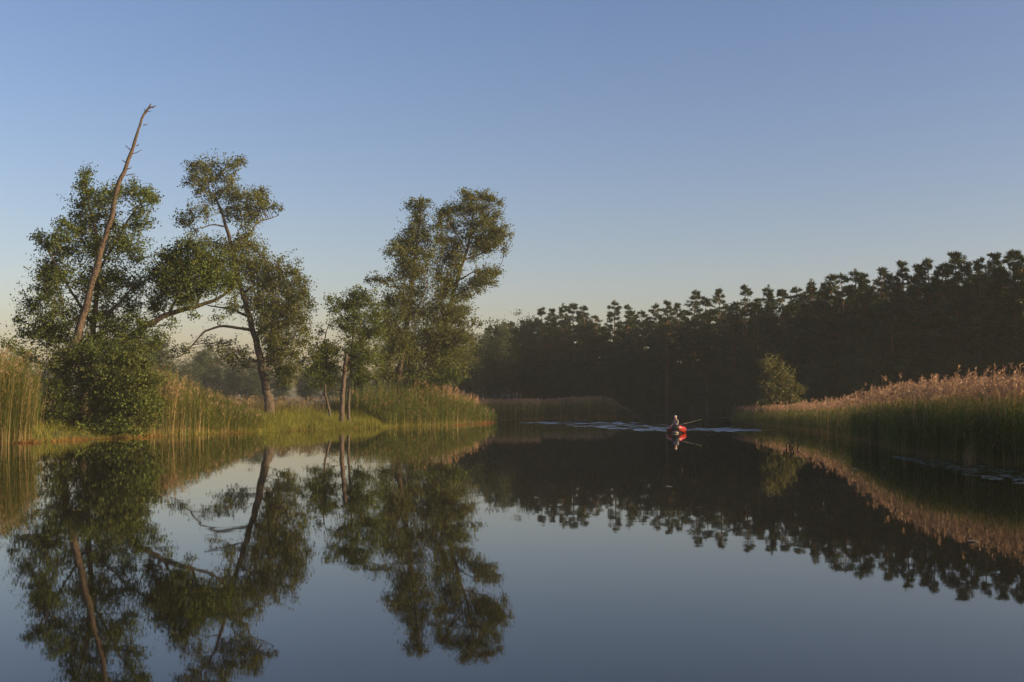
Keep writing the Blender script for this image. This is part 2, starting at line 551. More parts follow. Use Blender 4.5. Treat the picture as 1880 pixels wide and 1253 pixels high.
def broadleaf_mesh(seed, H=14.0, rx=3.2, mat=None, n_clump=150, per=55, leaf=.26, z0=0.16):
    global RNG
    keep = RNG; RNG = np.random.default_rng(seed)
    tr, cr = Geo(), Geo()
    zz = np.linspace(0, 1, 9)
    path = np.stack([.3 * np.sin(zz * 3 + seed), .3 * np.sin(zz * 2.3 + seed * 3), zz * H * .9], -1)
    tube(tr, path, .22 * (1 - zz) + .03, 7, 0, .03)
    cl = []
    while len(cl) < n_clump:
        q = RNG.uniform(-1, 1, 3)
        rr = np.linalg.norm(q)
        if rr > 1 or rr < .35: continue
        lump = .78 + .22 * math.sin(3.1 * math.atan2(q[1], q[0]) + seed) * math.cos(4 * q[2] + seed) + .12 * RNG.normal()
        wz = 1.0 if q[2] > -.1 else 1.0 + q[2] * .25
        cl.append((q[0] * rx * lump * wz, q[1] * rx * lump * wz, H * (z0 + (1 - z0) / 2) + q[2] * H * (1 - z0) / 2 * (1 if q[2] < .5 else lump + .15)))
    cl = np.array(cl)
    A = np.stack([np.interp(np.clip(cl[:, 2] - 1.2, 0, H * .88), path[:, 2], path[:, k]) if k < 2 else np.clip(cl[:, 2] - 1.2, .15 * H, H * .88) for k in range(3)], -1)
    B = (A + cl) / 2 + np.array((0, 0, .25))
    twigs(tr, A, B, cl, np.full(len(cl), .045), np.full(len(cl), .012), 4, 4)
    c = np.repeat(cl, per, 0)
    c = c + RNG.normal(size=c.shape) * np.array((.48, .48, .30))
    leaves(cr, c, rand_dir(len(c)), rand_dir(len(c)), RNG.uniform(.7, 1.3, len(c)) * leaf, RNG.uniform(.5, .9, len(c)) * leaf)
    out = (tr.mesh("trunk", [M_BARK], True), cr.mesh("crown", [mat or M_FARLEAF]))
    RNG = keep
    return out

PINES = [pine_mesh(100 + i, 17.0, cf, rm, ln) for i, (cf, rm, ln) in enumerate([(.34, 3.0, .1), (.40, 2.6, -.3), (.30, 3.4, .25), (.42, 2.8, -.1), (.36, 2.4, .3), (.32, 3.2, -.2), (.38, 2.9, 0.0), (.48, 2.7, .5), (.28, 2.2, 0.0), (.45, 3.5, -.4)])]
BROADS = [broadleaf_mesh(300 + i, 14.0, r) for i, r in enumerate((3.0, 3.5, 2.7))]
LOWBROADS = [broadleaf_mesh(330 + i, 14.0, r, z0=-.04, n_clump=170) for i, r in enumerate((3.6, 4.2, 3.9))]

def place_pine(k, x, y, top, label, group, name="pine_tree"):
    low, tr, cr = PINES[k % len(PINES)]
    z = on_ground(x, y) - .15
    s = (top - z) / 17.0
    t = thing(name, label, "tree", (x, y, z), RNG.uniform(0, 6.28), group)
    t.scale = (s * RNG.uniform(.95, 1.2), s * RNG.uniform(.95, 1.2), s)
    link("trunk", low, t); link("upper_trunk", tr, t)
    tag(link("crown", cr, t), kind="stuff")
    return t

def place_broad(k, x, y, top, label, group, name="broadleaf_tree", wide=1.0, low=False):
    tr, cr = (LOWBROADS if low else BROADS)[k % 3]
    z = on_ground(x, y) - .15
    s = (top - z) / 14.0
    t = thing(name, label, "tree", (x, y, z), RNG.uniform(0, 6.28), group)
    t.scale = (s * wide, s * wide, s)
    link("trunk", tr, t)
    tag(link("crown", cr, t), kind="stuff")
    return t

SKYLINE = [(994, 565), (1012, 567), (1032, 556), (1053, 556), (1074, 560), (1094, 577), (1128, 550), (1152, 558), (1180, 568), (1204, 555), (1224, 553),
           (1246, 556), (1271, 531), (1296, 545), (1322, 529), (1345, 553), (1369, 524), (1391, 548), (1412, 522), (1438, 529), (1458, 525), (1490, 511), (1510, 524), (1528, 502),
           (1547, 499), (1569, 492), (1592, 502), (1616, 490), (1638, 500), (1660, 480), (1680, 484), (1707, 472), (1730, 484), (1752, 464), (1773, 468), (1797, 474),
           (1823, 465), (1840, 482), (1858, 458), (1876, 468), (1910, 460), (1945, 455)]
ORD = "first second third fourth fifth sixth seventh eighth ninth tenth eleventh twelfth thirteenth fourteenth fifteenth sixteenth seventeenth eighteenth nineteenth twentieth twenty-first twenty-second twenty-third twenty-fourth twenty-fifth twenty-sixth twenty-seventh twenty-eighth twenty-ninth thirtieth thirty-first thirty-second thirty-third thirty-fourth thirty-fifth thirty-sixth thirty-seventh thirty-eighth thirty-ninth fortieth".split()
inframe = [s for s in SKYLINE if s[0] < 1880]
for i, (px, py) in enumerate(SKYLINE):
    D = float(np.interp(px, FXS, FDS)) + RNG.uniform(-1.5, 2.5)
    p = P(px, py, D)
    if px < 1880:
        lab = "shaded dark pine on the forest skyline, %s from the left end of the pine row" % ORD[inframe.index((px, py))]
    else:
        lab = "shaded dark pine at the forest edge just past the right frame edge"
    place_pine(i * 3 + i // 7, p[0], p[1], p[2], lab, "pines along the forest edge" if px < 1880 else "pines beyond the view")
# deeper rows fill the wood behind the edge
for row in range(1, 5):
    for px in np.arange(905, 2080, 30):
        x0 = px + RNG.uniform(-12, 12)
        D = float(np.interp(x0, FXS, FDS)) + row * 5.5 + RNG.uniform(-2, 2)
        p = P(x0, 600, D)
        if p[0] > 62: continue
        place_pine(int(RNG.integers(0, 10)), p[0], D, RNG.uniform(13.8, 15.9) + row * .25, "shaded pine standing deep in the wood behind the front row of pines", "pines deep in the wood")
# the wood goes on to the right of the picture
for i in range(70):
    u, v = RNG.uniform(0, 1), RNG.uniform(0, 1)
    x = 60 + 85 * u
    y = 100 - 30 * u + v * 62
    place_pine(i, x, y, RNG.uniform(14.5, 18), "pine of the same wood beyond the right edge of the view", "pines beyond the view")
for i in range(24):
    place_pine(i * 3 + 1, RNG.uniform(53, 82), RNG.uniform(101, 128), RNG.uniform(15, 17.5), "pine of the same wood beyond the right edge of the view", "pines beyond the view")
# young growth and shrubs added along the edge to block sky between trunks
for i, px in enumerate(np.concatenate([np.arange(985, 1990, 22), np.arange(975, 2000, 22), np.arange(980, 2000, 26)])):
    x0 = px + RNG.uniform(-8, 8)
    D = float(np.interp(x0, FXS, FDS)) - 1.0 + RNG.uniform(-1, 2.5) + (0, 4.5, 10)[(i >= 46) + (i >= 93)]
    p = P(x0, 600, D)
    if land_dist([(p[0], D)])[0] < 0.5: continue
    place_broad(i, p[0], D, RNG.uniform(6.5, 10.5), "low dark shrubby tree added at the foot of the pines to block light between trunks", "shrubby trees under the pines", "shrubby_tree", 1.05, low=True)
# dark broadleaf trees at the left end of the wood
for px, py, dD, lab in ((866, 618, -4, "dark rounded tree at left end of far wood, half hidden by the alder"), (893, 596, 2, "dark rounded tree between the alder and the paired crowns of far wood"),
                        (918, 581, 0, "dark round-topped tree, left of two paired crowns at far wood"), (950, 582, 0, "dark round-topped tree, right of two paired crowns at far wood"),
                        (975, 574, 1, "lighter green broadleaf tree just left of the first pine")):
    D = float(np.interp(px, FXS, FDS)) + dD
    p = P(px, py, D)
    place_broad(int(px), p[0], D, p[2], lab, "broadleaf trees of the far wood", wide=0.85)
for i in range(12):
    px = 835 + i * 13
    D = float(np.interp(px, FXS, FDS)) + 7 + RNG.uniform(-2, 4)
    p = P(px, 640, D)
    place_broad(i, p[0], D, RNG.uniform(10, 13), "dark broadleaf tree filling the far wood behind the paired crowns", "broadleaf trees deep in the far wood")
# hazy far trees beyond the left meadow
for i, (px, py, D) in enumerate(((295, 612, 165), (345, 655, 235), (372, 632, 240), (398, 640, 245), (432, 662, 240), (470, 650, 235), (520, 668, 240), (565, 672, 235), (612, 668, 240), (655, 672, 230), (700, 678, 225), (255, 660, 230), (215, 655, 235), (165, 660, 240), (40, 650, 230), (-20, 640, 230), (760, 670, 220), (810, 668, 215))):
    p = P(px, py, D)
    place_broad(i, p[0], D, p[2], "hazy blue-grey tree far beyond the left meadow" if i else "dark nearer tree beyond the meadow behind the leaning alder", "far trees beyond the meadow" if i else None, wide=1.3, low=i % 2 == 1)
for i in range(22):
    px = 40 + i * 37
    p = P(px, 600, 262)
    place_broad(i, p[0], 262 + RNG.uniform(-6, 6), RNG.uniform(9, 12.5), "hazy low tree in the far line closing the left meadow", "low far trees closing the meadow", wide=1.5, low=True)

# ------------------------------------------------------------------ traced waterside trees
def make_tree(name, label, D, limbs, blobs, mat, base=None, leaf=.13, dens=1.0, depth=1.6, bark=None, cat="tree", fill=1.0, group=None):
    """limbs: (part name, [(px, py, radius px, metres further away), ...]); blobs: (px, py, rx px, ry px[, density])"""
    bark = bark or M_BARK
    ppm = FPX / D
    paths = []
    for nm, pts in limbs:
        w = [np.append(P(a[0], a[1], D + (a[3] if len(a) > 3 else 0)), a[2] * .70 / ppm) for a in pts]
        paths.append((nm, smooth_path(w, max(4, len(w) * 4))))
    b = paths[0][1][0] if paths else P(*base, D)
    zb = on_ground(b[0], b[1])
    root = thing(name, label, cat, (b[0], b[1], zb - .1), 0, group)
    off = np.array(root.location)
    allp = []
    for i, (nm, w) in enumerate(paths):
        if i == 0 or nm == "stem":
            w = np.vstack([[w[0][0] - (w[1][0] - w[0][0]) * .2, w[0][1], min(zb - .3, w[0][2] - .05), w[0][3] * 1.25], w])
        gg = Geo()
        rr = w[:, 3] * (1 + .05 * np.sin(np.arange(len(w)) * 2.1 + i))
        jit = np.stack([np.sin(np.arange(len(w)) * 1.7 + i) * w[:, 3] * .18, np.cos(np.arange(len(w)) * 1.3) * w[:, 3] * .2, np.zeros(len(w))], -1)
        tube(gg, w[:, :3] + jit - off, np.maximum(rr, .012), 11, 0, .09)
        gg.build(nm, bark, root, True)
        allp.append(w[:, :3])
    if not blobs:
        return root
    SK = np.vstack(allp) if allp else np.array([b])
    tw, cr = Geo(), Geo()
    extra = []                                   # looser growth bridging neighbouring clumps
    for i, p_ in enumerate(blobs):
        for q_ in blobs[i + 1:]:
            dd = math.hypot(p_[0] - q_[0], p_[1] - q_[1])
            if dd < 1.15 * max(p_[2] + q_[2], p_[3] + q_[3]) * .95 and RNG.uniform() < .42:
                extra.append(((p_[0] + q_[0]) / 2 + RNG.normal() * 3, (p_[1] + q_[1]) / 2 + RNG.normal() * 3, (p_[2] + q_[2]) * .40, (p_[3] + q_[3]) * .40, .55))
    for bl in list(blobs) + extra:
        px, py, rx, ry = bl[:4]
        dn = bl[4] if len(bl) > 4 else 1.0
        dy = RNG.uniform(-depth, depth)
        c = P(px, py, D + dy)
        R = np.array((rx * 1.08 / ppm, max(rx, ry) / ppm * 1.0, (ry * 1.15 + rx * .12) / ppm))
        # the limb this clump grows on
        dv = c - SK
        cost = np.linalg.norm(dv, axis=1) + np.where(dv[:, 2] < .1, 1.2 - dv[:, 2], 0)
        k = int(np.argmin(cost))
        a = SK[k]
        ln = np.linalg.norm(c - a)
        mid = (a + c) / 2 + np.array((RNG.normal() * .1, RNG.normal() * .1, RNG.uniform(-.12, .05))) * ln
        r0 = min(.05, .010 + .011 * ln)
        twigs(tw, a[None] - off, mid[None] - off, c[None] - off, [r0], [.010], 5, 6)
        nt_ = max(5, int(66 * dn * dens * (R[0] * R[2]) ** .72 * fill))
        q = RNG.normal(size=(nt_, 3)) * .63
        q /= np.maximum(1, np.linalg.norm(q, axis=1, keepdims=True) / 1.65)
        tips = c + q * R
        s = RNG.uniform(.45, 1.0, (nt_, 1))
        st = a * (1 - s) ** 2 + 2 * mid * s * (1 - s) + c * s * s
        md = (st + tips) / 2 + np.array((0, 0, .08)) + RNG.normal(size=(nt_, 3)) * .06
        twigs(tw, st - off, md - off, tips - off, np.full(nt_, .009), np.full(nt_, .004), 3, 4)
        m = max(8, int(15 * (.13 / leaf) ** 1.3))
        t = RNG.uniform(.30, 1.05, (nt_, m, 1))
        pos = st[:, None] * (1 - t) ** 2 + 2 * md[:, None] * t * (1 - t) + tips[:, None] * t * t
        pos = pos + RNG.normal(size=pos.shape) * np.array((.125, .125, .105)) * (leaf / .13) ** .6
        pos = pos.reshape(-1, 3)
        n = len(pos)
        d = rand_dir(n); d[:, 2] -= .25; d = unit(d)
        nr = rand_dir(n); nr[:, 2] += .5; nr = unit(nr)
        L = RNG.uniform(.75, 1.25, n) * leaf
        leaves(cr, pos - off, d, nr, L, L * RNG.uniform(.8, 1.05, n))
    tw.build("twigs", bark, root, True)["kind"] = "stuff"
    cr.build("crown", mat, root)["kind"] = "stuff"
    return root

# the dead leaning trunk
snag = [("trunk", [(118, 735, 11.05), (122, 705, 10.20), (129, 660, 9.78), (150, 590, 9.35), (172, 510, 8.07), (190, 445, 7.22), (205, 400, 6.38), (214, 350, 5.95), (232, 305, 4.93), (247, 262, 3.91), (262, 215, 3.23), (273, 199, 2.72), (277, 191, 1.53)])]
for a, b, r in (((274, 198), (286, 194), 2.2), ((267, 208), (264, 199), 1.3), ((263, 230), (271, 227), 1.2), ((239, 275), (230, 267), 1.5), ((242, 283), (260, 275), 1.2), ((231, 298), (224, 294), 1.6), ((233, 311), (242, 306), 1.6), ((223, 322), (248, 319), .8), ((250, 268), (255, 264), 1.2), ((213, 352), (203, 338), 1.8), ((270, 205), (278, 203), 1.0)):
    snag.append(("branch_stub", [(a[0], a[1], r), ((a[0] + b[0]) / 2 + 1, (a[1] + b[1]) / 2 + 1, r * .8), (b[0], b[1], r * .4)]))
make_tree("dead_tree", "tall bare dead trunk leaning right with broken stubs, standing above the left shrub", 73.0, snag, [], None, bark=M_SNAG)

BL_A = [(155, 318, 12, 13, .7), (148, 336, 18, 13, .7), (166, 350, 13, 16, .8), (188, 366, 22, 22), (216, 352, 20, 18), (244, 352, 24, 20), (272, 360, 18, 16), (288, 366, 9, 7), (262, 386, 18, 16, .8),
        (150, 374, 22, 15), (165, 402, 28, 22), (200, 408, 28, 26), (255, 410, 22, 20), (276, 408, 9, 11, .7), (116, 408, 18, 10, .8), (136, 425, 28, 20), (72, 432, 16, 11, .8), (92, 450, 26, 17), (130, 460, 33, 26), (180, 460, 33, 28), (236, 450, 30, 26), (262, 472, 18, 18, .8),
        (84, 490, 26, 20), (112, 510, 38, 28), (160, 520, 38, 30), (212, 512, 38, 30), (256, 520, 26, 24, .8), (76, 532, 26, 20), (30, 588, 14, 8, .7), (60, 560, 28, 20), (100, 570, 38, 28), (150, 580, 36, 30), (200, 575, 36, 28), (245, 562, 28, 22),
        (48, 612, 26, 16), (90, 620, 38, 26), (140, 630, 38, 28), (190, 632, 38, 28), (238, 622, 32, 26)]
make_tree("alder_tree", "leafy dark green alder growing around the bare dead trunk at far left", 74.5,
          [("trunk", [(158, 760, 8), (165, 690, 7.5), (172, 600, 7), (180, 500, 5.5), (176, 430, 4), (162, 370, 2.6), (156, 325, 1.4)]),
           ("limb", [(172, 600, 4.5), (140, 550, 3.5), (105, 490, 2.4, -.8), (80, 445, 1.5, -1)]), ("limb", [(170, 640, 4), (110, 620, 3, .8), (60, 598, 2, 1), (30, 588, 1.2, 1)]),
           ("limb", [(180, 500, 4, .5), (215, 440, 3, 1), (245, 390, 2, 1), (275, 362, 1.2, 1)]), ("limb", [(174, 590, 4), (215, 560, 3, -.8), (250, 520, 2, -1)])],
          BL_A, M_ALDER, leaf=.135, dens=.78)
make_tree("waterside_shrub", "dense leafy shrub at the water's edge below the dead trunk", 69.8,
          [("stem", [(150, 785, 3, .8), (145, 740, 2.6, .9), (125, 690, 1.4, .9)]), ("stem", [(175, 785, 3, .8), (195, 730, 2.4, .9), (210, 690, 1.4, .9)]), ("stem", [(195, 785, 3, .9), (230, 740, 2.2, 1), (255, 705, 1.4, 1)])],
          [(40, 652, 22, 18), (14, 634, 16, 13), (110, 682, 38, 33), (160, 682, 42, 36), (210, 682, 42, 36), (255, 684, 33, 30), (90, 730, 27, 32), (140, 740, 42, 36), (190, 742, 45, 38), (240, 740, 40, 38), (272, 712, 20, 28, .8), (120, 778, 26, 20), (170, 782, 36, 18), (222, 783, 33, 14), (274, 752, 18, 22, .8), (120, 650, 30, 16, .7), (180, 655, 30, 16, .7), (232, 656, 28, 16, .7), (266, 660, 18, 16, .7), (290, 735, 14, 9, .8), (66, 700, 13, 11, .8), (60, 746, 11, 11, .8), (288, 771, 12, 7, .8), (95, 660, 18, 14, .7), (150, 640, 34, 18), (205, 640, 34, 18), (250, 640, 24, 18), (296, 700, 12, 14, .6), (300, 755, 10, 10, .6), (262, 796, 14, 6), (190, 800, 20, 5), (130, 800, 14, 6), (80, 775, 12, 10, .6)],
          M_SHRUB, leaf=.14, dens=.72, depth=1.5, cat="shrub")
make_tree("leaning_alder", "alder with trunk leaning far right under a heavy leafy crown, beside the dead trunk", 73.5,
          [("trunk", [(150, 735, 9), (178, 685, 9), (205, 650, 8.5), (240, 618, 8), (280, 592, 7.2), (310, 577, 6.5), (360, 563, 5.2), (400, 549, 4), (425, 530, 2.5)]),
           ("limb", [(310, 577, 4), (325, 540, 3, .8), (320, 490, 2, 1), (335, 450, 1.2, 1)]), ("limb", [(360, 563, 3.4), (375, 520, 2.5, -.7), (390, 480, 1.6, -.8)])],
          [(345, 442, 18, 11), (300, 470, 18, 20), (285, 500, 23, 23), (330, 466, 28, 20), (362, 458, 28, 18), (320, 502, 38, 26), (366, 492, 38, 26), (402, 484, 32, 23), (300, 535, 28, 23), (345, 530, 38, 25), (390, 522, 38, 22), (424, 512, 28, 22), (284, 562, 20, 16), (332, 552, 22, 12), (300, 612, 20, 14, .6), (262, 600, 24, 18), (240, 640, 28, 20), (270, 640, 18, 20, .7), (322, 592, 12, 9, .5), (362, 582, 12, 6, .5)],
          M_ALDER, leaf=.135, dens=.85, depth=1.3)
BL_C = [(352, 306, 13, 11, .8), (366, 300, 17, 12, .8), (392, 300, 20, 13, .8), (420, 304, 18, 13, .8), (437, 294, 11, 7, .8), (446, 300, 7, 5, .7), (360, 325, 20, 15, .8), (395, 326, 26, 16, .8), (425, 326, 16, 13, .8), (338, 337, 11, 5, .6), (370, 350, 18, 15, .8), (400, 356, 25, 18, .8), (430, 360, 20, 15, .8),
        (455, 356, 16, 11, .8), (475, 352, 12, 9, .8), (486, 356, 9, 7, .7), (450, 376, 22, 14, .8), (480, 376, 20, 12, .8), (500, 380, 12, 8, .7), (514, 383, 7, 4, .6), (334, 401, 14, 11, .8), (350, 390, 20, 15, .8), (376, 386, 20, 15, .8), (340, 414, 12, 7, .6), (430, 395, 25, 16, .8), (460, 396, 22, 14, .8), (450, 415, 18, 9, .6), (356, 427, 12, 5, .5),
        (370, 446, 16, 11), (400, 452, 26, 15), (430, 456, 28, 17), (464, 452, 20, 16), (480, 472, 13, 18), (440, 480, 38, 20), (470, 492, 38, 26), (510, 490, 28, 20), (540, 500, 20, 16, .8), (556, 511, 14, 10, .7), (430, 512, 33, 20), (480, 526, 38, 26), (525, 530, 33, 23), (558, 540, 17, 20, .8), (570, 560, 12, 20, .7), (480, 560, 33, 23), (520, 566, 33, 23), (555, 580, 22, 18), (565, 602, 14, 12, .8),
        (428, 558, 18, 13, .7), (500, 600, 33, 23), (535, 615, 28, 20), (512, 640, 28, 20), (540, 652, 23, 18), (522, 676, 20, 16), (546, 682, 16, 12, .8), (400, 582, 20, 9, .45), (420, 630, 22, 12, .6), (442, 650, 22, 14, .8), (402, 642, 18, 9, .6), (412, 662, 22, 10, .7), (444, 672, 14, 9, .6), (346, 642, 12, 12, .4), (325, 640, 14, 10, .4), (375, 625, 16, 10, .3), (560, 626, 14, 12), (530, 590, 28, 20), (500, 662, 24, 16), (556, 662, 16, 12), (530, 702, 20, 9), (496, 628, 22, 16), (476, 600, 20, 16, .7)]
make_tree("alder_tree", "tall airy alder left of the trunk trio, with an arching limb reaching left", 95.0,
          [("trunk", [(494, 740, 12), (492, 728, 10.5), (484, 695, 9.5), (474, 640, 8.5), (462, 600, 8), (452, 560, 7), (438, 515, 6), (427, 460, 5), (416, 420, 4.2), (406, 388, 3.4), (396, 366, 2.6), (384, 348, 1.6), (375, 320, 1)]),
           ("limb", [(458, 606, 4.2), (446, 604, 3.8), (412, 599, 3.2), (392, 603, 2.8), (372, 612, 2.3), (358, 629, 1.9), (331, 654, 1.5), (318, 658, 1)]),
           ("limb", [(452, 580, 3.6), (423, 567, 2.8, .5), (405, 565, 2.2, .7), (381, 561, 1.4, 1)]), ("limb", [(415, 417, 2.6), (391, 413, 1.8, -.6), (373, 418, 1.4, -.9), (356, 421, .9, -1)]),
           ("limb", [(430, 470, 3), (442, 443, 2.5, .4), (460, 427, 2, .6), (474, 409, 1.6, .8), (495, 402, 1.2, 1), (511, 396, .8, 1)]), ("limb", [(399, 368, 2), (410, 349, 1.6), (424, 335, 1.2, -.3), (440, 300, .8, -.3)]),
           ("limb", [(445, 540, 4), (480, 515, 3, -.8), (515, 500, 2.2, -1), (550, 506, 1.3, -1)]), ("limb", [(468, 620, 4), (500, 590, 3, .8), (535, 570, 2.2, 1), (562, 555, 1.3, 1)]), ("limb", [(478, 665, 3.6), (505, 645, 2.6, -.6), (535, 640, 1.8, -1)])],
          BL_C, M_ALDER2, leaf=.155, dens=.66, depth=2.2)
make_tree("broken_trunk", "thickest of the three trunks by the water, snapped off and leafless", 95.0,
          [("trunk", [(627, 775, 7), (628, 760, 6.5), (629, 725, 6), (632, 690, 5.4), (635, 662, 5), (637, 652, 3.2)]), ("branch_stub", [(629, 718, 1.4), (612, 716, 1), (602, 720, .6)])], [], None, bark=M_SNAG)
make_tree("young_alder", "thin crooked young alder left of the snapped trunk at the water", 96.0,
          [("trunk", [(607, 772, 4), (604, 752, 3.4), (598, 725, 3.1), (596, 690, 2.6), (595, 655, 2.1), (597, 620, 1.5), (603, 596, .9)]), ("limb", [(600, 735, 1.2), (612, 728, .9), (622, 722, .6)]), ("limb", [(596, 690, 1.6), (580, 672, 1.2), (570, 655, .8)])],
          [(600, 652, 18, 18), (584, 662, 16, 15), (572, 684, 18, 14), (620, 641, 16, 13), (598, 632, 16, 11), (590, 608, 7, 12, .5), (606, 597, 9, 4, .5), (600, 696, 22, 12), (616, 672, 13, 16), (574, 640, 11, 9, .7), (566, 616, 10, 8, .5), (610, 702, 15, 9), (576, 706, 13, 7), (596, 675, 20, 14)],
          M_ALDER, leaf=.15, dens=.74, depth=1.0)
make_tree("young_alder", "slender young alder right of the snapped trunk, bushy crown touching the big alder", 96.5,
          [("trunk", [(641, 775, 4.4), (640, 750, 3.8), (641, 725, 3.4), (643, 700, 3), (646, 650, 2.5), (649, 600, 1.9), (650, 545, 1)]), ("limb", [(645, 655, 1.8), (665, 625, 1.4), (690, 595, .9)]), ("limb", [(648, 610, 1.4), (630, 585, 1.1), (608, 560, .7)])],
          [(648, 540, 16, 11), (670, 542, 16, 13), (640, 560, 23, 13), (605, 552, 12, 9, .6), (614, 570, 16, 11, .7), (655, 580, 28, 16), (690, 572, 23, 18), (632, 602, 20, 15), (665, 610, 26, 18), (694, 610, 23, 18), (650, 640, 23, 18), (682, 650, 28, 20), (660, 680, 23, 13), (690, 690, 18, 11, .8), (662, 702, 20, 10), (640, 666, 18, 13), (702, 662, 18, 14), (668, 632, 22, 16)],
          M_ALDER, leaf=.15, dens=.74, depth=1.4)
BL_D = [(752, 373, 7, 5, .7), (772, 369, 13, 7, .7), (788, 369, 7, 4, .7), (765, 382, 20, 11, .8), (770, 405, 16, 13, .9), (755, 420, 18, 11, .9), (780, 426, 22, 15), (755, 440, 20, 13), (735, 441, 16, 9, .8), (720, 451, 14, 11, .8), (731, 462, 22, 11, .8), (711, 466, 9, 7, .6), (765, 460, 26, 15), (790, 470, 23, 16), (746, 490, 18, 12), (770, 500, 28, 18), (741, 505, 22, 14), (720, 512, 17, 10, .8), (696, 516, 17, 9, .7), (674, 513, 9, 6, .6),
        (765, 535, 33, 20), (736, 546, 28, 20), (714, 556, 20, 18), (710, 580, 23, 18), (745, 580, 33, 23), (780, 576, 28, 23), (720, 610, 28, 20), (756, 620, 33, 23), (715, 640, 23, 16), (746, 655, 28, 20), (726, 685, 23, 16), (700, 602, 18, 18), (700, 660, 20, 16), (736, 630, 28, 20), (762, 682, 26, 16), (702, 690, 16, 11), (770, 655, 24, 18)]
make_tree("alder_tree", "big alder right of the trunk trio, its straight stem left of the forked one", 112.0,
          [("trunk", [(727, 740, 9.5), (729, 720, 8.5), (734, 680, 7.5), (741, 640, 6.6), (748, 590, 5.8), (755, 540, 5), (762, 480, 4), (768, 430, 3), (773, 395, 1.8), (772, 372, 1)]),
           ("limb", [(762, 478, 2.2), (747, 471, 1.8, .5), (728, 470, 1.3, .8), (712, 467, .8, .9)]), ("limb", [(752, 560, 2.8), (730, 528, 2.2), (715, 527, 1.6, -.6), (705, 516, 1.2, -.8), (680, 512, .8, -1)]), ("limb", [(744, 620, 3), (725, 590, 2.2, .8), (710, 560, 1.4, 1)]), ("limb", [(750, 590, 2.8), (770, 560, 2.2, -1), (785, 520, 1.4, -1.4)])],
          BL_D, M_ALDER2, leaf=.16, dens=.80, depth=2.4)
BL_E = [(850, 353, 9, 5, .8), (862, 360, 18, 11, .9), (890, 361, 18, 11, .9), (905, 366, 14, 9, .9), (919, 372, 9, 6, .7), (812, 390, 14, 13, .9), (826, 386, 13, 11, .9), (850, 386, 23, 15), (885, 386, 26, 16), (910, 396, 14, 11), (802, 411, 14, 13), (830, 416, 23, 16), (870, 416, 28, 18), (905, 420, 23, 16), (927, 425, 11, 16, .8), (941, 432, 5, 3, .6), (802, 440, 20, 15), (835, 446, 23, 16), (875, 446, 26, 14), (910, 446, 20, 12), (890, 459, 18, 6, .8), (820, 470, 23, 15, .8), (924, 452, 9, 9, .7),
        (802, 500, 18, 16, .8), (880, 500, 12, 9, .8), (900, 498, 18, 11), (917, 500, 10, 9, .8), (866, 520, 13, 10), (886, 519, 22, 11), (905, 521, 12, 7, .7), (861, 546, 12, 9, .7), (812, 530, 26, 18), (802, 560, 28, 20), (830, 570, 23, 20), (846, 586, 20, 14, .8), (868, 592, 12, 7, .6), (885, 593, 9, 5, .5), (810, 600, 33, 23), (844, 615, 23, 16), (866, 626, 16, 11, .7), (802, 640, 33, 20), (838, 646, 23, 18), (818, 670, 28, 18), (790, 680, 23, 16), (826, 632, 28, 20), (856, 655, 18, 14), (802, 692, 26, 13), (842, 682, 20, 13), (776, 612, 28, 20), (782, 655, 24, 18), (836, 500, 17, 18, .7), (846, 540, 15, 13, .7), (855, 570, 16, 13, .8), (820, 515, 19, 17, .8), (866, 474, 13, 9, .6), (840, 470, 15, 13, .7)]
make_tree("alder_tree", "forked alder leaning right, tallest crown just left of the open sky gap", 113.5,
          [("trunk", [(780, 745, 8.5), (785, 725, 7.6), (796, 668, 6.8), (808, 620, 6.2), (826, 562, 5.6), (838, 520, 5), (850, 480, 4.2), (859, 455, 3.6), (865, 420, 2.6), (870, 385, 1.6), (872, 362, 1)]),
           ("limb", [(852, 478, 2.4), (866, 472, 2, .5), (884, 465, 1.5, .7), (905, 440, 1, .8)]), ("limb", [(842, 515, 2.2), (858, 506, 1.8, -.4), (870, 500, 1.5, -.6), (887, 502, 1, -.8), (910, 500, .7, -.9)]), ("limb", [(856, 462, 2.2), (838, 429, 1.8, -.5), (827, 419, 1.4, -.7), (815, 395, .9, -.8)]), ("limb", [(822, 572, 2.6), (836, 552, 2, .7), (860, 530, 1.4, .9), (880, 518, .9, 1)]), ("limb", [(862, 440, 2), (880, 410, 1.5, -.6), (905, 385, 1, -.8)]), ("limb", [(808, 620, 2.6), (830, 612, 2, -.7), (860, 620, 1.2, -1)])],
          BL_E, M_ALDER2, leaf=.16, dens=.80, depth=2.2)
make_tree("waterside_shrub", "low dark shrub at the foot of the big alder, behind the reed point", 109.0,
          [("stem", [(765, 735, 2.5), (762, 715, 2), (750, 700, 1.2)]), ("stem", [(775, 735, 2.5), (790, 715, 2), (808, 698, 1.2)])],
          [(770, 702, 26, 16), (745, 716, 20, 11), (812, 702, 23, 12), (725, 730, 16, 10), (838, 690, 16, 12)], M_SHRUB, leaf=.17, dens=1.0, depth=1.2, cat="shrub")
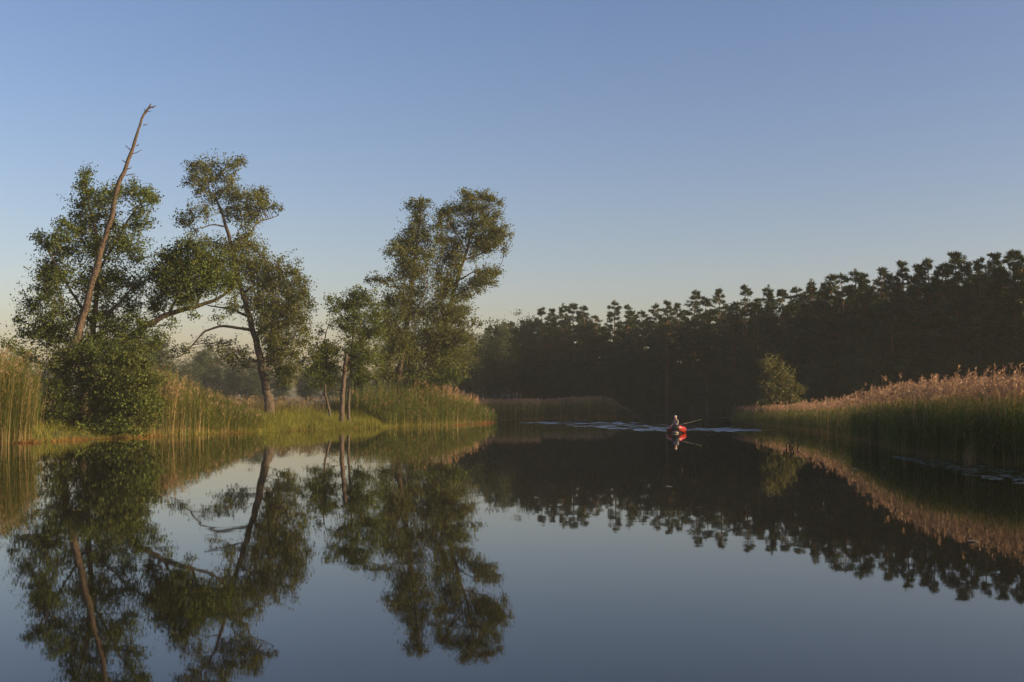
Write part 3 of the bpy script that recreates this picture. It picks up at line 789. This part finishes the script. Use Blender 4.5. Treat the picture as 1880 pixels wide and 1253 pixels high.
make_tree("willow_bush", "rounded sunlit bush standing alone above the right reed bed before the dark wood", 107.0,
          [("stem", [(1432, 752, 3), (1428, 725, 2.4), (1418, 690, 1.4)]), ("stem", [(1436, 752, 3), (1446, 728, 2.2), (1452, 705, 1.2)])],
          [(1408, 668, 11, 10), (1424, 665, 11, 9), (1416, 682, 17, 13), (1436, 685, 15, 12), (1406, 702, 15, 14), (1428, 704, 20, 15), (1450, 700, 13, 12), (1408, 724, 15, 15), (1432, 725, 21, 15), (1456, 720, 14, 13), (1472, 715, 6, 5), (1420, 742, 20, 9), (1448, 740, 20, 11), (1402, 746, 13, 9), (1462, 743, 13, 10), (1430, 754, 24, 8), (1450, 756, 18, 8)],
          leaf_mat("willow_leaves", (0.065, 0.075, 0.020), (0.120, 0.120, 0.038), 0.3), leaf=.16, dens=1.1, depth=1.2, cat="bush")

# ------------------------------------------------------------------ reeds and grass
def along(poly, n, d0, d1, sign=1.0, power=1.0):
    """n random points beside a polyline, d0..d1 metres to its land side; also the position along it 0..1"""
    poly = np.asarray(poly, float)
    seg = np.diff(poly, axis=0)
    ln = np.linalg.norm(seg, axis=1)
    s = RNG.uniform(0, ln.sum(), n)
    cum = np.concatenate([[0], np.cumsum(ln)])
    i = np.clip(np.searchsorted(cum, s) - 1, 0, len(seg) - 1)
    t = (s - cum[i]) / ln[i]
    p = poly[i] + seg[i] * t[:, None]
    nr = np.stack([-seg[i, 1], seg[i, 0]], -1) / ln[i][:, None] * sign
    d = d0 + (d1 - d0) * RNG.uniform(0, 1, n) ** power
    return p + nr * d[:, None] + RNG.normal(size=(n, 2)) * .15, i + t, d

def reeds(geo, B2, H, dry, leafy=6, green_cap=.68, tilt=.05, wind=(.7, .1), wid=.014, straw=.4, zb=None):
    """B2 base points (n,2), H heights, dry: share of last year's plumed stems"""
    n = len(B2)
    z = np.maximum(ground_z(B2), -.25) if zb is None else zb
    base = np.column_stack([B2, z])
    lean = RNG.normal(size=(n, 3)) * tilt; lean[:, 2] = 0
    lean[:, 0] += .03
    isdry = RNG.uniform(size=n) < dry
    h = np.where(isdry, H, H * green_cap * RNG.uniform(.75, 1.15, n))
    tip = base + np.column_stack([lean[:, 0] * h, lean[:, 1] * h, h])
    bow = np.column_stack([-lean[:, 0] * h * .25, -lean[:, 1] * h * .25, np.zeros(n)])
    ribbons(geo, base[isdry], tip[isdry], bow[isdry], wid * .85, hdir(isdry.sum()), 4, 1, .5)
    gr = ~isdry
    st = gr & (RNG.uniform(size=n) < straw)
    gs = gr & ~st
    ribbons(geo, base[gs], tip[gs], bow[gs], wid, hdir(gs.sum()), 4, 0, .4)
    ribbons(geo, base[st], tip[st], bow[st], wid, hdir(st.sum()), 4, 1, .4)
    # leaves
    for who, k, mat, lo, hi, L0 in ((gr, leafy, 0, .22, 1.0, .5), (isdry, 2, 1, .2, .75, .4)):
        m = int(who.sum())
        if not m or not k: continue
        t = RNG.uniform(lo, hi, (m, k, 1))
        b, tp, bw = base[who][:, None], tip[who][:, None], bow[who][:, None]
        q = b * (1 - t) + tp * t + bw * 2 * t * (1 - t)
        q = q.reshape(-1, 3)
        hd = hdir(len(q)) + np.array((wind[0], wind[1], 0)) * .5
        hd = unit(hd)
        L = RNG.uniform(.6, 1.2, len(q)) * L0
        up = RNG.uniform(.35, 1.3, len(q))
        e = q + hd * (L * .75)[:, None] + np.column_stack([np.zeros((len(q), 2)), L * up * .6])
        bo = np.column_stack([np.zeros((len(q), 2)), L * .22])
        sd = unit(np.cross(hd, np.array((0, 0, 1.0))) + RNG.normal(size=hd.shape) * .3)
        ribbons(geo, q, e, bo, wid * 1.9, sd, 3, mat, .08)
    # plumes
    m = int(isdry.sum())
    if m:
        k = 7
        tp = np.repeat(tip[isdry], k, 0)
        u = np.tile(np.linspace(0, 1, k), m)
        q = tp + np.column_stack([lean[isdry].repeat(k, 0)[:, :2] * .2, np.zeros(m * k)]) + np.column_stack([u * .03, u * 0, -.14 + u * .22])
        d = unit(np.column_stack([RNG.normal(size=m * k) * .55 + wind[0] * .4, RNG.normal(size=m * k) * .55 + wind[1] * .4, RNG.uniform(.2, 1.1, m * k)]))
        leaves(geo, q, d, rand_dir(m * k), RNG.uniform(.13, .24, m * k) * (1.15 - .4 * u), RNG.uniform(.03, .05, m * k), 2)

M_PLUMEL = leaf_mat("pale_reed_plume", (0.19, 0.140, 0.075), (0.34, 0.245, 0.140), 0.25, tc=(1, .9, .8))
def bed(name, label, geo, plume=None):
    return tag(geo.build(name, [M_REEDG, M_REEDT, plume or M_PLUME]), label, "reeds", kind="stuff")

Rw = np.array(RIGHT)
# right bed: front wall of green stems, plumed dry stems standing through and behind them
def right_h(s):
    return np.interp(s, [0, 1, 2, 3, 4, 5, 6, 7, 8, 9, 10, 11, 12], [1.75, 1.9, 2.1, 2.35, 2.75, 3.0, 3.15, 3.2, 3.2, 3.25, 3.3, 3.3, 3.3])
g = Geo()
p, s, d = along(Rw, 14000, 0.1, 8.5, 1.0, 1.2)
ok = (p[:, 1] < 125)
reeds(g, p[ok], right_h(s[ok]) * (RNG.uniform(.80, 1.0, ok.sum()) + .17 * (RNG.uniform(size=ok.sum()) < .10)), .25, 7, .72)
p, s, d = along(Rw[4:], 6500, 0.0, 2.4, 1.0)
reeds(g, p, right_h(s + 4) * RNG.uniform(.85, 1.05, len(p)), .12, 8, .68)
p, s, d = along(Rw[:6], 2600, 0.3, 14, 1.0)
reeds(g, p, right_h(s) * RNG.uniform(.86, 1.06, len(p)), .38, 5, .70)
p, s, d = along(Rw[5:], 8000, 1.5, 9.0, 1.0)
reeds(g, p, right_h(s + 5) * (RNG.uniform(.80, 1.0, len(p)) + .17 * (RNG.uniform(size=len(p)) < .12)), .22, 7, .72)
bed("reed_bed", "broad bed of green reeds with pinkish brown plumes along the right shore", g)

# left shore beds
Lw = np.array(LEFT)
nL = len(LEFT) - len(LEFT_PX)
def lpart(a, b):
    """shoreline between two photo columns"""
    xs = np.linspace(a, b, 12)
    return np.array([W(x, np.interp(x, [q[0] for q in LEFT_PX], [q[1] for q in LEFT_PX])) for x in xs])
def lz(z):
    return z
g = Geo()
sh = np.vstack([[(-62.0, 48.0)], lpart(0, 62)])
p, s, d = along(sh, 10500, 0.3, 6.5, 1.0, 1.1)
hh = np.interp(s, [0, 1, 6, 10, 12], [4.5, 4.5, 4.4, 3.9, 3.1]) * RNG.uniform(.8, 1.08, len(p))
reeds(g, p, hh - np.maximum(0, ground_z(p)) * .3, .10, 8, .92, .06)
p, s, d = along(lpart(-70, 66), 5200, 0.2, 5.5, 1.0)
reeds(g, p, np.interp(s, [0, 6, 9, 11], [4.4, 4.3, 3.9, 3.0]) * RNG.uniform(.62, 1.1, len(p)), .05, 8, .92, .06)
bed("reed_bed", "tall sunlit reeds at the far left edge of the left shore", g, M_PLUMEL)
g = Geo()
p, s, d = along(lpart(285, 490), 9500, 0.2, 6.5, 1.0)
px_ = 285 + s / 11 * 205
hh = np.interp(px_, [285, 330, 360, 400, 440, 490], [4.6, 4.8, 4.4, 3.2, 2.5, 1.9]) * RNG.uniform(.72, 1.08, len(p)) * np.interp(d, [0, 2, 5], [.6, .9, 1.0])
reeds(g, p, hh, .07, 8, .93, .07)
p, s, d = along(lpart(318, 334), 90, 0.3, 1.6, 1.0)
reeds(g, p, RNG.uniform(2.6, 3.4, len(p)), .95, 2, .7, .10, wid=.02)
bed("reed_bed", "sunlit green reeds right of the shrub, sloping down toward the meadow", g, M_PLUMEL)
g = Geo()
p, s, d = along(lpart(715, 915), 7800, 0.1, 7.5, 1.0)
px_ = 715 + s / 11 * 200
hh = np.interp(px_, [715, 740, 780, 840, 870, 900, 915], [1.6, 2.6, 3.2, 3.5, 3.2, 2.4, 1.9]) * RNG.uniform(.6, 1.1, len(p)) * np.interp(d, [0, 2, 5], [.62, .9, 1.0])
reeds(g, p, hh, .03, 9, .95, .06, wid=.018)
p, s, d = along(lpart(842, 915), 800, 1.2, 7, 1.0)
reeds(g, p, np.interp(s, [0, 2, 6, 11], [3.4, 3.4, 2.9, 2.1]) * RNG.uniform(.7, 1.1, len(p)), .85, 3, .7, .06, wid=.018)
bed("reed_bed", "sunlit reeds on the point below the big alders, plumes sloping to the water", g)
g = Geo()
F1 = np.array([(-0.8, 124.0), (-2.4, 130.0), (-4.0, 134.0)])
p = np.column_stack([RNG.uniform(-3.5, 3.2, 2600), RNG.uniform(126, 136, 2600)])
reeds(g, p, RNG.uniform(2.0, 2.6, len(p)), .3, 6, .85, .05, wid=.022, zb=np.full(len(p), -.1))
bed("reed_bed", "small pale reed patch just right of the sunlit reed point", g)
g = Geo()
n = 5200
xx = RNG.uniform(2.5, 17.5, n)
p = np.column_stack([xx, 138 + (xx - 2.5) * 1.25 + RNG.uniform(0, 7, n)])
reeds(g, p, np.interp(xx, [2.5, 8, 13, 15, 17.5], [2.3, 2.7, 2.8, 1.9, .7]) * RNG.uniform(.68, 1.08, n), .25, 6, .88, .05, wid=.024, zb=np.full(n, -.1))
bed("reed_bed", "far dim reeds in shade across the water, left of the boat", g)

# grass of the left meadow bank
g = Geo()
def grass(geo, p, H, wid, mat, lean=.35):
    n = len(p)
    z = ground_z(p)
    base = np.column_stack([p, z - .02])
    hd = hdir(n)
    tip = base + hd * (H * RNG.uniform(.1, lean * 1.6, n))[:, None] + np.column_stack([np.zeros((n, 2)), H])
    ribbons(geo, base, tip, -hd * (H * .15)[:, None], wid, hdir(n), 3, mat, .1)
p, s, d = along(lpart(60, 915), 42000, 0.05, 16, 1.0, 1.3)
clump = .75 + .45 * wobble(p[:, 0] * 3.1, p[:, 1] * 2.7)
grass(g, p, np.interp(d, [0, 1.2, 4, 16], [.35, .75, .95, .95]) * clump * RNG.uniform(.6, 1.2, len(p)), .03, 0)
p, s, d = along(lpart(440, 780), 16000, 0.05, 4, 1.0)
clump = .8 + .5 * wobble(p[:, 0] * 4.1, p[:, 1] * 3.7)
grass(g, p, np.interp(d, [0, .6, 4], [.4, .8, .9]) * clump * RNG.uniform(.6, 1.2, len(p)), .028, 0)
tag(g.build("grass", [M_GRASS]), "bright green tussocky grass on the left bank below the trees", "grass", kind="stuff")
g = Geo()
p, s, d = along(lpart(380, 760), 9000, 7, 26, 1.0)
grass(g, p, RNG.uniform(.9, 1.5, len(p)), .028, 0, .2)
n = 1500
p, s, d = along(lpart(330, 760), n, 6, 24, 1.0)
z = ground_z(p)
H = RNG.uniform(1.0, 1.6, n)
base = np.column_stack([p, z]); tip = base + np.column_stack([RNG.normal(size=n) * .1 + .06, RNG.normal(size=n) * .1, H])
ribbons(g, base, tip, np.zeros((n, 3)), .014, hdir(n), 3, 1, .4)
k = 4
leaves(g, np.repeat(tip, k, 0) - np.array((0, 0, .12)), unit(np.column_stack([RNG.normal(size=n * k) * .4 + .15, RNG.normal(size=n * k) * .4, np.ones(n * k)])), rand_dir(n * k), RNG.uniform(.14, .26, n * k), np.full(n * k, .05), 1)
tag(g.build("meadow_grass", [M_GRASSDRY, M_PLUMEL]), "dry pinkish meadow grass behind the green bank", "grass", kind="stuff")
# rusty dead litter at the waterline
g = Geo()
for a, b, n in ((0, 70, 700), (90, 460, 1500), (460, 800, 500), (800, 908, 2800)):
    p, s, d = along(lpart(a, b), n, -.05, .55, 1.0)
    base = np.column_stack([p, np.maximum(ground_z(p), 0) - .02])
    hd = hdir(n)
    H = RNG.uniform(.04, .30, n) * np.clip(.55 + .9 * wobble(p[:, 0] * 3.3, p[:, 1] * 2.1), .1, 1.3)
    tip = base + hd * RNG.uniform(.05, .5, (n, 1)) + np.column_stack([np.zeros((n, 2)), H])
    ribbons(g, base, tip, np.zeros((n, 3)), .03, hdir(n), 3, 0, .2)
tag(g.build("reed_litter", [M_RUST]), "rusty orange dead stems along the left waterline", "litter", kind="stuff")

# single pale blades standing in the water in front of the right bed
for i, (px, py, hpx) in enumerate([(1778, 856, 50), (1782, 854, 38), (1772, 850, 30), (1792, 853, 34), (1763, 842, 40), (1768, 846, 25), (1812, 848, 30), (1818, 853, 22), (1836, 850, 30), (1851, 856, 48), (1855, 853, 40), (1860, 857, 36), (1863, 852, 50), (1872, 856, 40), (1876, 853, 60), (1870, 850, 28), (1745, 842, 40), (1727, 840, 34), (1713, 838, 40), (1829, 846, 45), (1797, 845, 45)]):
    w = W(px, py)
    D = w[1]; ppm = FPX / D
    H = hpx / ppm
    gg = Geo()
    n = 3
    base = np.tile(np.array((0, 0, -.15)), (n, 1)) + RNG.normal(size=(n, 3)) * np.array((.015, .015, 0))
    tip = base + np.column_stack([RNG.normal(size=n) * .10 - .02, RNG.normal(size=n) * .08, H * RNG.uniform(.65, 1.05, n) + .15])
    ribbons(gg, base, tip, RNG.normal(size=(n, 3)) * .03, .028, unit(np.column_stack([np.ones(n), RNG.normal(size=n) * .5, np.zeros(n)])), 4, 0, .2)
    o = gg.build("reed_shoot", M_REEDT, None, False, (w[0], w[1], 0))
    tag(o, "pale yellow reed shoot standing in the water before the right reed bed", "reed", "pale reed shoots before the right reed bed")

# ------------------------------------------------------------------ lily pads
def pad_mesh(seed):
    r = np.random.default_rng(seed)
    n = 18
    a = np.linspace(.22, 2 * math.pi - .22, n)
    V = [(0, 0, 0)] + [(math.cos(t) * (1 + .06 * r.normal()), math.sin(t) * (1 + .06 * r.normal()), .05 * r.normal() * .4 + .02) for t in a]
    V = np.array(V)
    gg = Geo()
    gg.add(V, np.array([(0, i, i + 1) for i in range(1, n)]))
    low = V.copy(); low[:, 2] -= .05
    gg.add(low, np.array([(0, i + 1, i) for i in range(1, n)]))
    gg.add(np.vstack([V[1:], low[1:]]), np.array([(i, i + n, i + n + 1, i + 1) for i in range(n - 1)]))
    return gg.mesh("lily_pad", [M_PAD])
M_PAD = plain_mat("lily_pad_leaf", (0.10, 0.13, 0.075), .30, .5, .2, 3.0)
PADS = [pad_mesh(i) for i in range(5)]
def pad(px, py, r, label, group):
    w = W(px, py)
    o = link("lily_pad", PADS[int(RNG.integers(0, 5))], None, (w[0], w[1], .012))
    o.scale = (r, r, r * .5)
    o.rotation_euler = (RNG.normal() * .05, RNG.normal() * .05, RNG.uniform(0, 6.28))
    tag(o, label, "lily pad", group)
cnt = 0
while cnt < 250:
    px = RNG.uniform(1640, 1890); 
    lo = np.interp(px, [1640, 1700, 1780, 1880], [838, 842, 848, 862]); hi = np.interp(px, [1640, 1690, 1740, 1800, 1880], [841, 852, 866, 878, 890])
    py = lo + (hi - lo) * RNG.uniform(0, 1) ** .9
    pad(px, py, RNG.uniform(.06, .13), "small lily pad floating among others in front of the right reed bed", "lily pads before the right reed bed")
    cnt += 1
for px, py, r, lab in ((1228, 894, .11, "pad disc standing in for a ripple streak on dark water below the boat"), (1786, 995, .09, "pad disc standing in for a streak nearest the viewer, on dark water at lower right"), (948, 800, .12, "lone pale lily pad on the water near the reed point"),  # discs below the boat and nearest the viewer stand in for water streaks
                       (1570, 862, .10, "lone lily pad on dark water left of the lily patch")):
    pad(px, py, r, lab, None)

# dark dead stems poking out of the water
M_STEM = plain_mat("wet_dead_stem", (0.02, 0.018, 0.012), .5)
def water_plant(px, py, lab, shoots):
    w = W(px, py); ppm = FPX / w[1]
    t = thing("water_plant", lab, "plant", (w[0], w[1], 0))
    for pts in shoots:
        gg = Geo()
        q = np.array([((a - px) / ppm, RNG.normal() * .05, (py - b) / ppm) for a, b in pts])
        q = smooth_path(q, 9)
        q[0, 2] = -.2
        tube(gg, q, np.linspace(.028, .012, 9), 6)
        lf = q[-3:]
        leaves(gg, lf, unit(np.column_stack([RNG.normal(size=3), RNG.normal(size=3), RNG.normal(size=3) * .6])), rand_dir(3), .16, .07)
        gg.build("stem", M_STEM, t, True)
water_plant(1450, 823, "dark dead stems poking out of the water left of the right reed bed", [[(1446, 823), (1443, 818), (1446, 813), (1449, 815)], [(1453, 823), (1457, 816), (1452, 809), (1454, 808)], [(1448, 823), (1452, 817), (1456, 812)], [(1455, 822), (1450, 819), (1447, 817)]])
water_plant(1464, 824, "single small dark stem beside the cluster of dead stems in the water", [[(1464, 825), (1463, 820), (1465, 816), (1467, 819)]])

# ------------------------------------------------------------------ boat, angler, rod
M_RED = plain_mat("red_rubber", (0.40, 0.028, 0.020), .38, .5, .06)
M_BLACK = plain_mat("black_rubber", (0.018, 0.018, 0.02), .5)
M_GREY = plain_mat("grey_board", (0.30, 0.28, 0.24), .6)
M_STRAKE = plain_mat("beige_strake", (0.42, 0.36, 0.24), .6)
boat = thing("inflatable_boat", "small red inflatable boat with upturned bow on the river, one person aboard", "boat", (BOAT[0], BOAT[1] + .4, 0), math.radians(-90 - 9))
side = [(-1.55, .50, .22, .05), (-1.45, .50, .22, .13), (-1.25, .50, .22, .2), (-.6, .53, .22, .215), (.2, .53, .22, .215), (.75, .47, .25, .215), (1.12, .31, .33, .21), (1.30, .14, .40, .205), (1.35, 0, .42, .205)]
full = side + [(a, -b, c, r) for a, b, c, r in side[-2::-1]]
w = smooth_path(full, 70)
g = Geo(); tube(g, w[:, :3], w[:, 3], 16)
g.build("hull_tube", M_RED, boat, True)
g = Geo(); sec = w[30:41]; tube(g, sec[:, :3], sec[:, 3] + .006, 16)
g.build("bow_patch", M_BLACK, boat, True)
for lo, hi in ((4, 30), (40, 66)):
    sec = w[lo:hi]
    T = unit(np.gradient(sec[:, :3], axis=0)); out = np.cross(T, np.array((0, 0, 1.0)))
    if (out[:, 1] * sec[:, 1]).sum() < 0: out = -out
    g = Geo(); tube(g, sec[:, :3] + unit(out) * (sec[:, 3:4] + .004) + np.array((0, 0, -.02)), np.full(len(sec), .022), 6)
    g.build("rubbing_strake", M_BLACK, boat, True)
g = Geo(); tube(g, np.array([(1.50, .16, .05), (1.57, .06, .06), (1.58, -.06, .06), (1.50, -.16, .05)]), [.05, .055, .055, .05], 8)
g.build("bow_keel_strip", M_STRAKE, boat, True)
def box(geo, c, s, mat=0):
    c, s = np.array(c, float), np.array(s, float) / 2
    V = np.array([(x, y, z) for x in (-1, 1) for y in (-1, 1) for z in (-1, 1)]) * s + c
    geo.add(V, np.array([(0, 1, 3, 2), (4, 6, 7, 5), (0, 4, 5, 1), (2, 3, 7, 6), (0, 2, 6, 4), (1, 5, 7, 3)]), mat)
g = Geo(); box(g, (-.1, 0, .08), (2.3, .78, .05)); g.build("floor_board", M_GREY, boat)
g = Geo(); box(g, (-1.22, 0, .27), (.05, .82, .42)); g.build("transom", M_GREY, boat)
g = Geo(); box(g, (-.45, 0, .36), (.26, .92, .035)); g.build("bench", M_GREY, boat)
g = Geo()
tube(g, np.array([(-1.38, .0, -.35), (-1.36, 0, .1), (-1.34, 0, .46)]), [.05, .045, .05], 8)
box(g, (-1.40, 0, -.32), (.22, .05, .10))
mo = g.build("outboard_motor", M_BLACK, boat, True)
g = Geo(); tube(g, np.array([(-1.36, 0, .44), (-1.36, 0, .50), (-1.37, 0, .62), (-1.38, 0, .70), (-1.38, 0, .73)]), [.10, .14, .145, .11, .04], 12); g.build("motor_cowl", M_BLACK, mo, True)
g = Geo(); tube(g, np.array([(-1.28, 0.02, .56), (-1.0, .10, .60), (-.86, .14, .60)]), [.018, .016, .022], 8); g.build("tiller", M_BLACK, mo, True)
for sy in (-1, 1):
    g = Geo(); tube(g, smooth_path([(.30, sy * .62, .42), (.42, sy * .63, .47), (.62, sy * .60, .47), (.74, sy * .56, .43)], 9), np.full(9, .014), 6); g.build("grab_rope", M_BLACK, boat, True)

# the person: skinned skeleton, one continuous body
SKINM = plain_mat("skin", (0.42, 0.23, 0.15), .55, .35, .05)
SHIRT = plain_mat("pale_shirt", (0.27, 0.26, 0.24), .85, .1, .08)
TROUS = plain_mat("black_trousers", (0.018, 0.018, 0.022), .85, .1)
CAPM = plain_mat("white_cap", (0.48, 0.45, 0.41), .8, .1, .05)
SHOE = plain_mat("dark_boots", (0.03, 0.028, 0.025), .6)
EYE = plain_mat("eye", (0.03, 0.02, 0.015), .3)
def make_person(loc, rz, label):
    """seated, local +x is where the chest faces"""
    J, R, E, tagm = [], [], [], []
    def j(p, r, parent, m):
        J.append(p); R.append(r if isinstance(r, tuple) else (r, r))
        tagm.append(m)
        if parent is not None: E.append((parent, len(J) - 1))
        return len(J) - 1
    pel = j((0, 0, .10), (.15, .12), None, 2)
    ab = j((.02, 0, .26), (.145, .11), pel, 1)
    ch = j((.05, 0, .42), (.165, .12), ab, 1)
    sh = j((.06, 0, .53), (.12, .09), ch, 1)
    nk = j((.085, 0, .615), (.055, .055), sh, 0)
    jw = j((.115, 0, .675), (.068, .075), nk, 0)
    md = j((.115, 0, .745), (.078, .095), jw, 0)
    tp = j((.105, 0, .815), (.066, .082), md, 0)
    ns = j((.215, 0, .735), (.013, .013), md, 0)
    for s in (-1, 1):
        ear = j((.10, s * .085, .74), (.014, .02), md, 0)
        s0 = j((.06, s * .17, .515), (.062, .062), sh, 1)
        e0 = j((.09 + (.03 if s > 0 else 0), s * .235, .27), (.047, .047), s0, 1)
        hand = (.30, s * .17, .16) if s > 0 else (.32, s * .16, .17)
        w0 = j((.9 * hand[0], hand[1] + s * .01, hand[2] + .01), (.028, .024), e0, 0)
        pm = j((hand[0] + .05, hand[1], hand[2] - .01), (.036, .018), w0, 0)
        for f in range(4):
            fy = (f - 1.5) * .020
            k1 = j((hand[0] + .10, hand[1] + fy, hand[2] - .012), .0095, pm, 0)
            k2 = j((hand[0] + .130 - abs(f - 1.2) * .006, hand[1] + fy * 1.1, hand[2] - .032), .0085, k1, 0)
            k3 = j((hand[0] + .135 - abs(f - 1.2) * .008, hand[1] + fy * 1.1, hand[2] - .058), .0075, k2, 0)
        t1 = j((hand[0] + .04, hand[1] - s * .048, hand[2] - .008), .011, pm, 0)
        t2 = j((hand[0] + .075, hand[1] - s * .058, hand[2] - .022), .009, t1, 0)
        hp = j((.05, s * .10, .085), (.092, .088), pel, 2)
        kn = j((.44, s * .17, .13), (.068, .068), hp, 2)
        an = j((.42, s * .16, -.20), (.046, .046), kn, 2)
        ft = j((.54, s * .17, -.235), (.042, .032), an, 3)
    me = bpy.data.meshes.new("person_skeleton")
    me.from_pydata(J, E, [])
    ob = bpy.data.objects.new("person_skeleton", me)
    COL.objects.link(ob)
    md_ = ob.modifiers.new("skin", 'SKIN')
    md_.use_smooth_shade = True
    lay = me.skin_vertices[0].data if me.skin_vertices else None
    if lay is None:
        bpy.context.view_layer.objects.active = ob
        bpy.ops.mesh.customdata_skin_add()
        lay = me.skin_vertices[0].data
    for i, r in enumerate(R):
        lay[i].radius = r
    lay[0].use_root = True
    sb = ob.modifiers.new("subdiv", 'SUBSURF'); sb.levels = 1; sb.render_levels = 1
    dg = bpy.context.evaluated_depsgraph_get()
    bm = bpy.data.meshes.new_from_object(ob.evaluated_get(dg))
    bpy.data.objects.remove(ob)
    bm.name = "body"
    bm.materials.clear()
    for m in (SKINM, SHIRT, TROUS, SHOE): bm.materials.append(m)
    Ja = np.array(J)
    for f in bm.polygons:
        c = np.array(f.center)
        best, bi = 9, 0
        for a, b in E:
            ab_ = Ja[b] - Ja[a]; t = min(1, max(0, float((c - Ja[a]) @ ab_ / (ab_ @ ab_))))
            d = float(np.linalg.norm(c - Ja[a] - t * ab_))
            if d < best:
                best = d
                bi = tagm[b] if (t > .45 or tagm[a] == tagm[b]) else tagm[a]
        f.material_index = bi
        f.use_smooth = True
    root = thing("person", label, "person", loc, rz)
    link("body", bm, root)
    for s in (-1, 1):
        g = Geo(); tube(g, np.array([(.178, s * .034, .752), (.186, s * .034, .752), (.192, s * .034, .752)]), [.012, .012, .004], 8)
        g.build("eye", EYE, root, True)
    g = Geo(); tube(g, np.array([(.186, -.028, .693), (.192, 0, .690), (.186, .028, .693)]), [.004, .007, .004], 6)
    g.build("mouth", plain_mat("lips", (.30, .10, .08), .5), root, True)
    # cap: dome and brim
    g = Geo()
    zz = np.array([0, .03, .06, .085, .10, .106]); rr = np.array([.108, .109, .102, .080, .045, .008])
    tube(g, np.stack([np.full(6, .105), np.zeros(6), .775 + zz], -1), rr, 18)
    cp = g.build("cap", CAPM, root, True)
    g = Geo()
    a = np.linspace(-1.1, 1.1, 11)
    inn = np.stack([.105 + .10 * np.cos(a), .10 * np.sin(a), np.full(11, .782)], -1); outp = np.stack([.105 + .10 * np.cos(a) + .075 * np.cos(a) ** .5, .10 * np.sin(a), np.full(11, .768)], -1)
    V = np.vstack([inn, outp, inn - (0, 0, .008), outp - (0, 0, .008)])
    F = [(i, i + 1, 12 + i, 11 + i) for i in range(10)] + [(22 + i, 33 + i, 34 + i, 23 + i) for i in range(10)] + [(11 + i, 12 + i, 34 + i, 33 + i) for i in range(10)]
    g.add(V, np.array(F)); g.build("brim", CAPM, cp, True)
    # hair at the nape
    g = Geo(); tube(g, np.array([(.06, 0, .785), (.045, 0, .75), (.05, 0, .70), (.06, 0, .675)]), [.075, .072, .055, .02], 12); g.build("hair", plain_mat("brown_hair", (.05, .03, .02), .7), root, True)
    return root
bm_ = Matrix.Translation(boat.location) @ Matrix.Rotation(boat.rotation_euler[2], 4, 'Z')
pp = bm_ @ Vector((-.48, .02, .385))
make_person(pp, math.radians(-90 - 48), "person in a white cap and pale shirt sitting in the red boat")
g = Geo()
r0 = bm_ @ Vector((-.25, .42, .62)); r1 = P(1288, 770.2, BOAT[1] + .6)
r0 = np.array(P(1252, 779.2, BOAT[1] + .45))
pts = smooth_path([r0, (r0 * .5 + np.array(r1) * .5) + np.array((0, 0, -.012)), np.array(r1)], 10)
tube(g, pts - r0, np.linspace(.012, .006, 10), 6)
rod = g.build("fishing_rod", plain_mat("pale_rod", (.36, .34, .29), .4), None, True, tuple(r0))
tag(rod, "thin pale rod slanting up over the right side of the red boat", "fishing rod")
g = Geo(); tube(g, np.array([(-.30, 0, -.07), (-.15, 0, -.035), (.01, 0, .002)]), [.022, .024, .024], 8); g.build("grip", M_BLACK, rod, True)

# ------------------------------------------------------------------ thin morning haze over the whole place
def haze():
    m, nt, out = new_mat("haze_air")
    v = nt.nodes.new("ShaderNodeVolumePrincipled")
    v.inputs["Color"].default_value = (0.88, 0.97, 0.97, 1)
    v.inputs["Density"].default_value = 0.00027
    v.inputs["Anisotropy"].default_value = 0.0
    nt.links.new(v.outputs[0], out.inputs["Volume"])
    g = Geo()
    box(g, (0, 180, 12), (2 * EXT + 20, 500, 30))
    o = g.build("haze", m)
    tag(o, "thin pale morning haze hanging over the river and woods", "haze", kind="stuff")
haze()
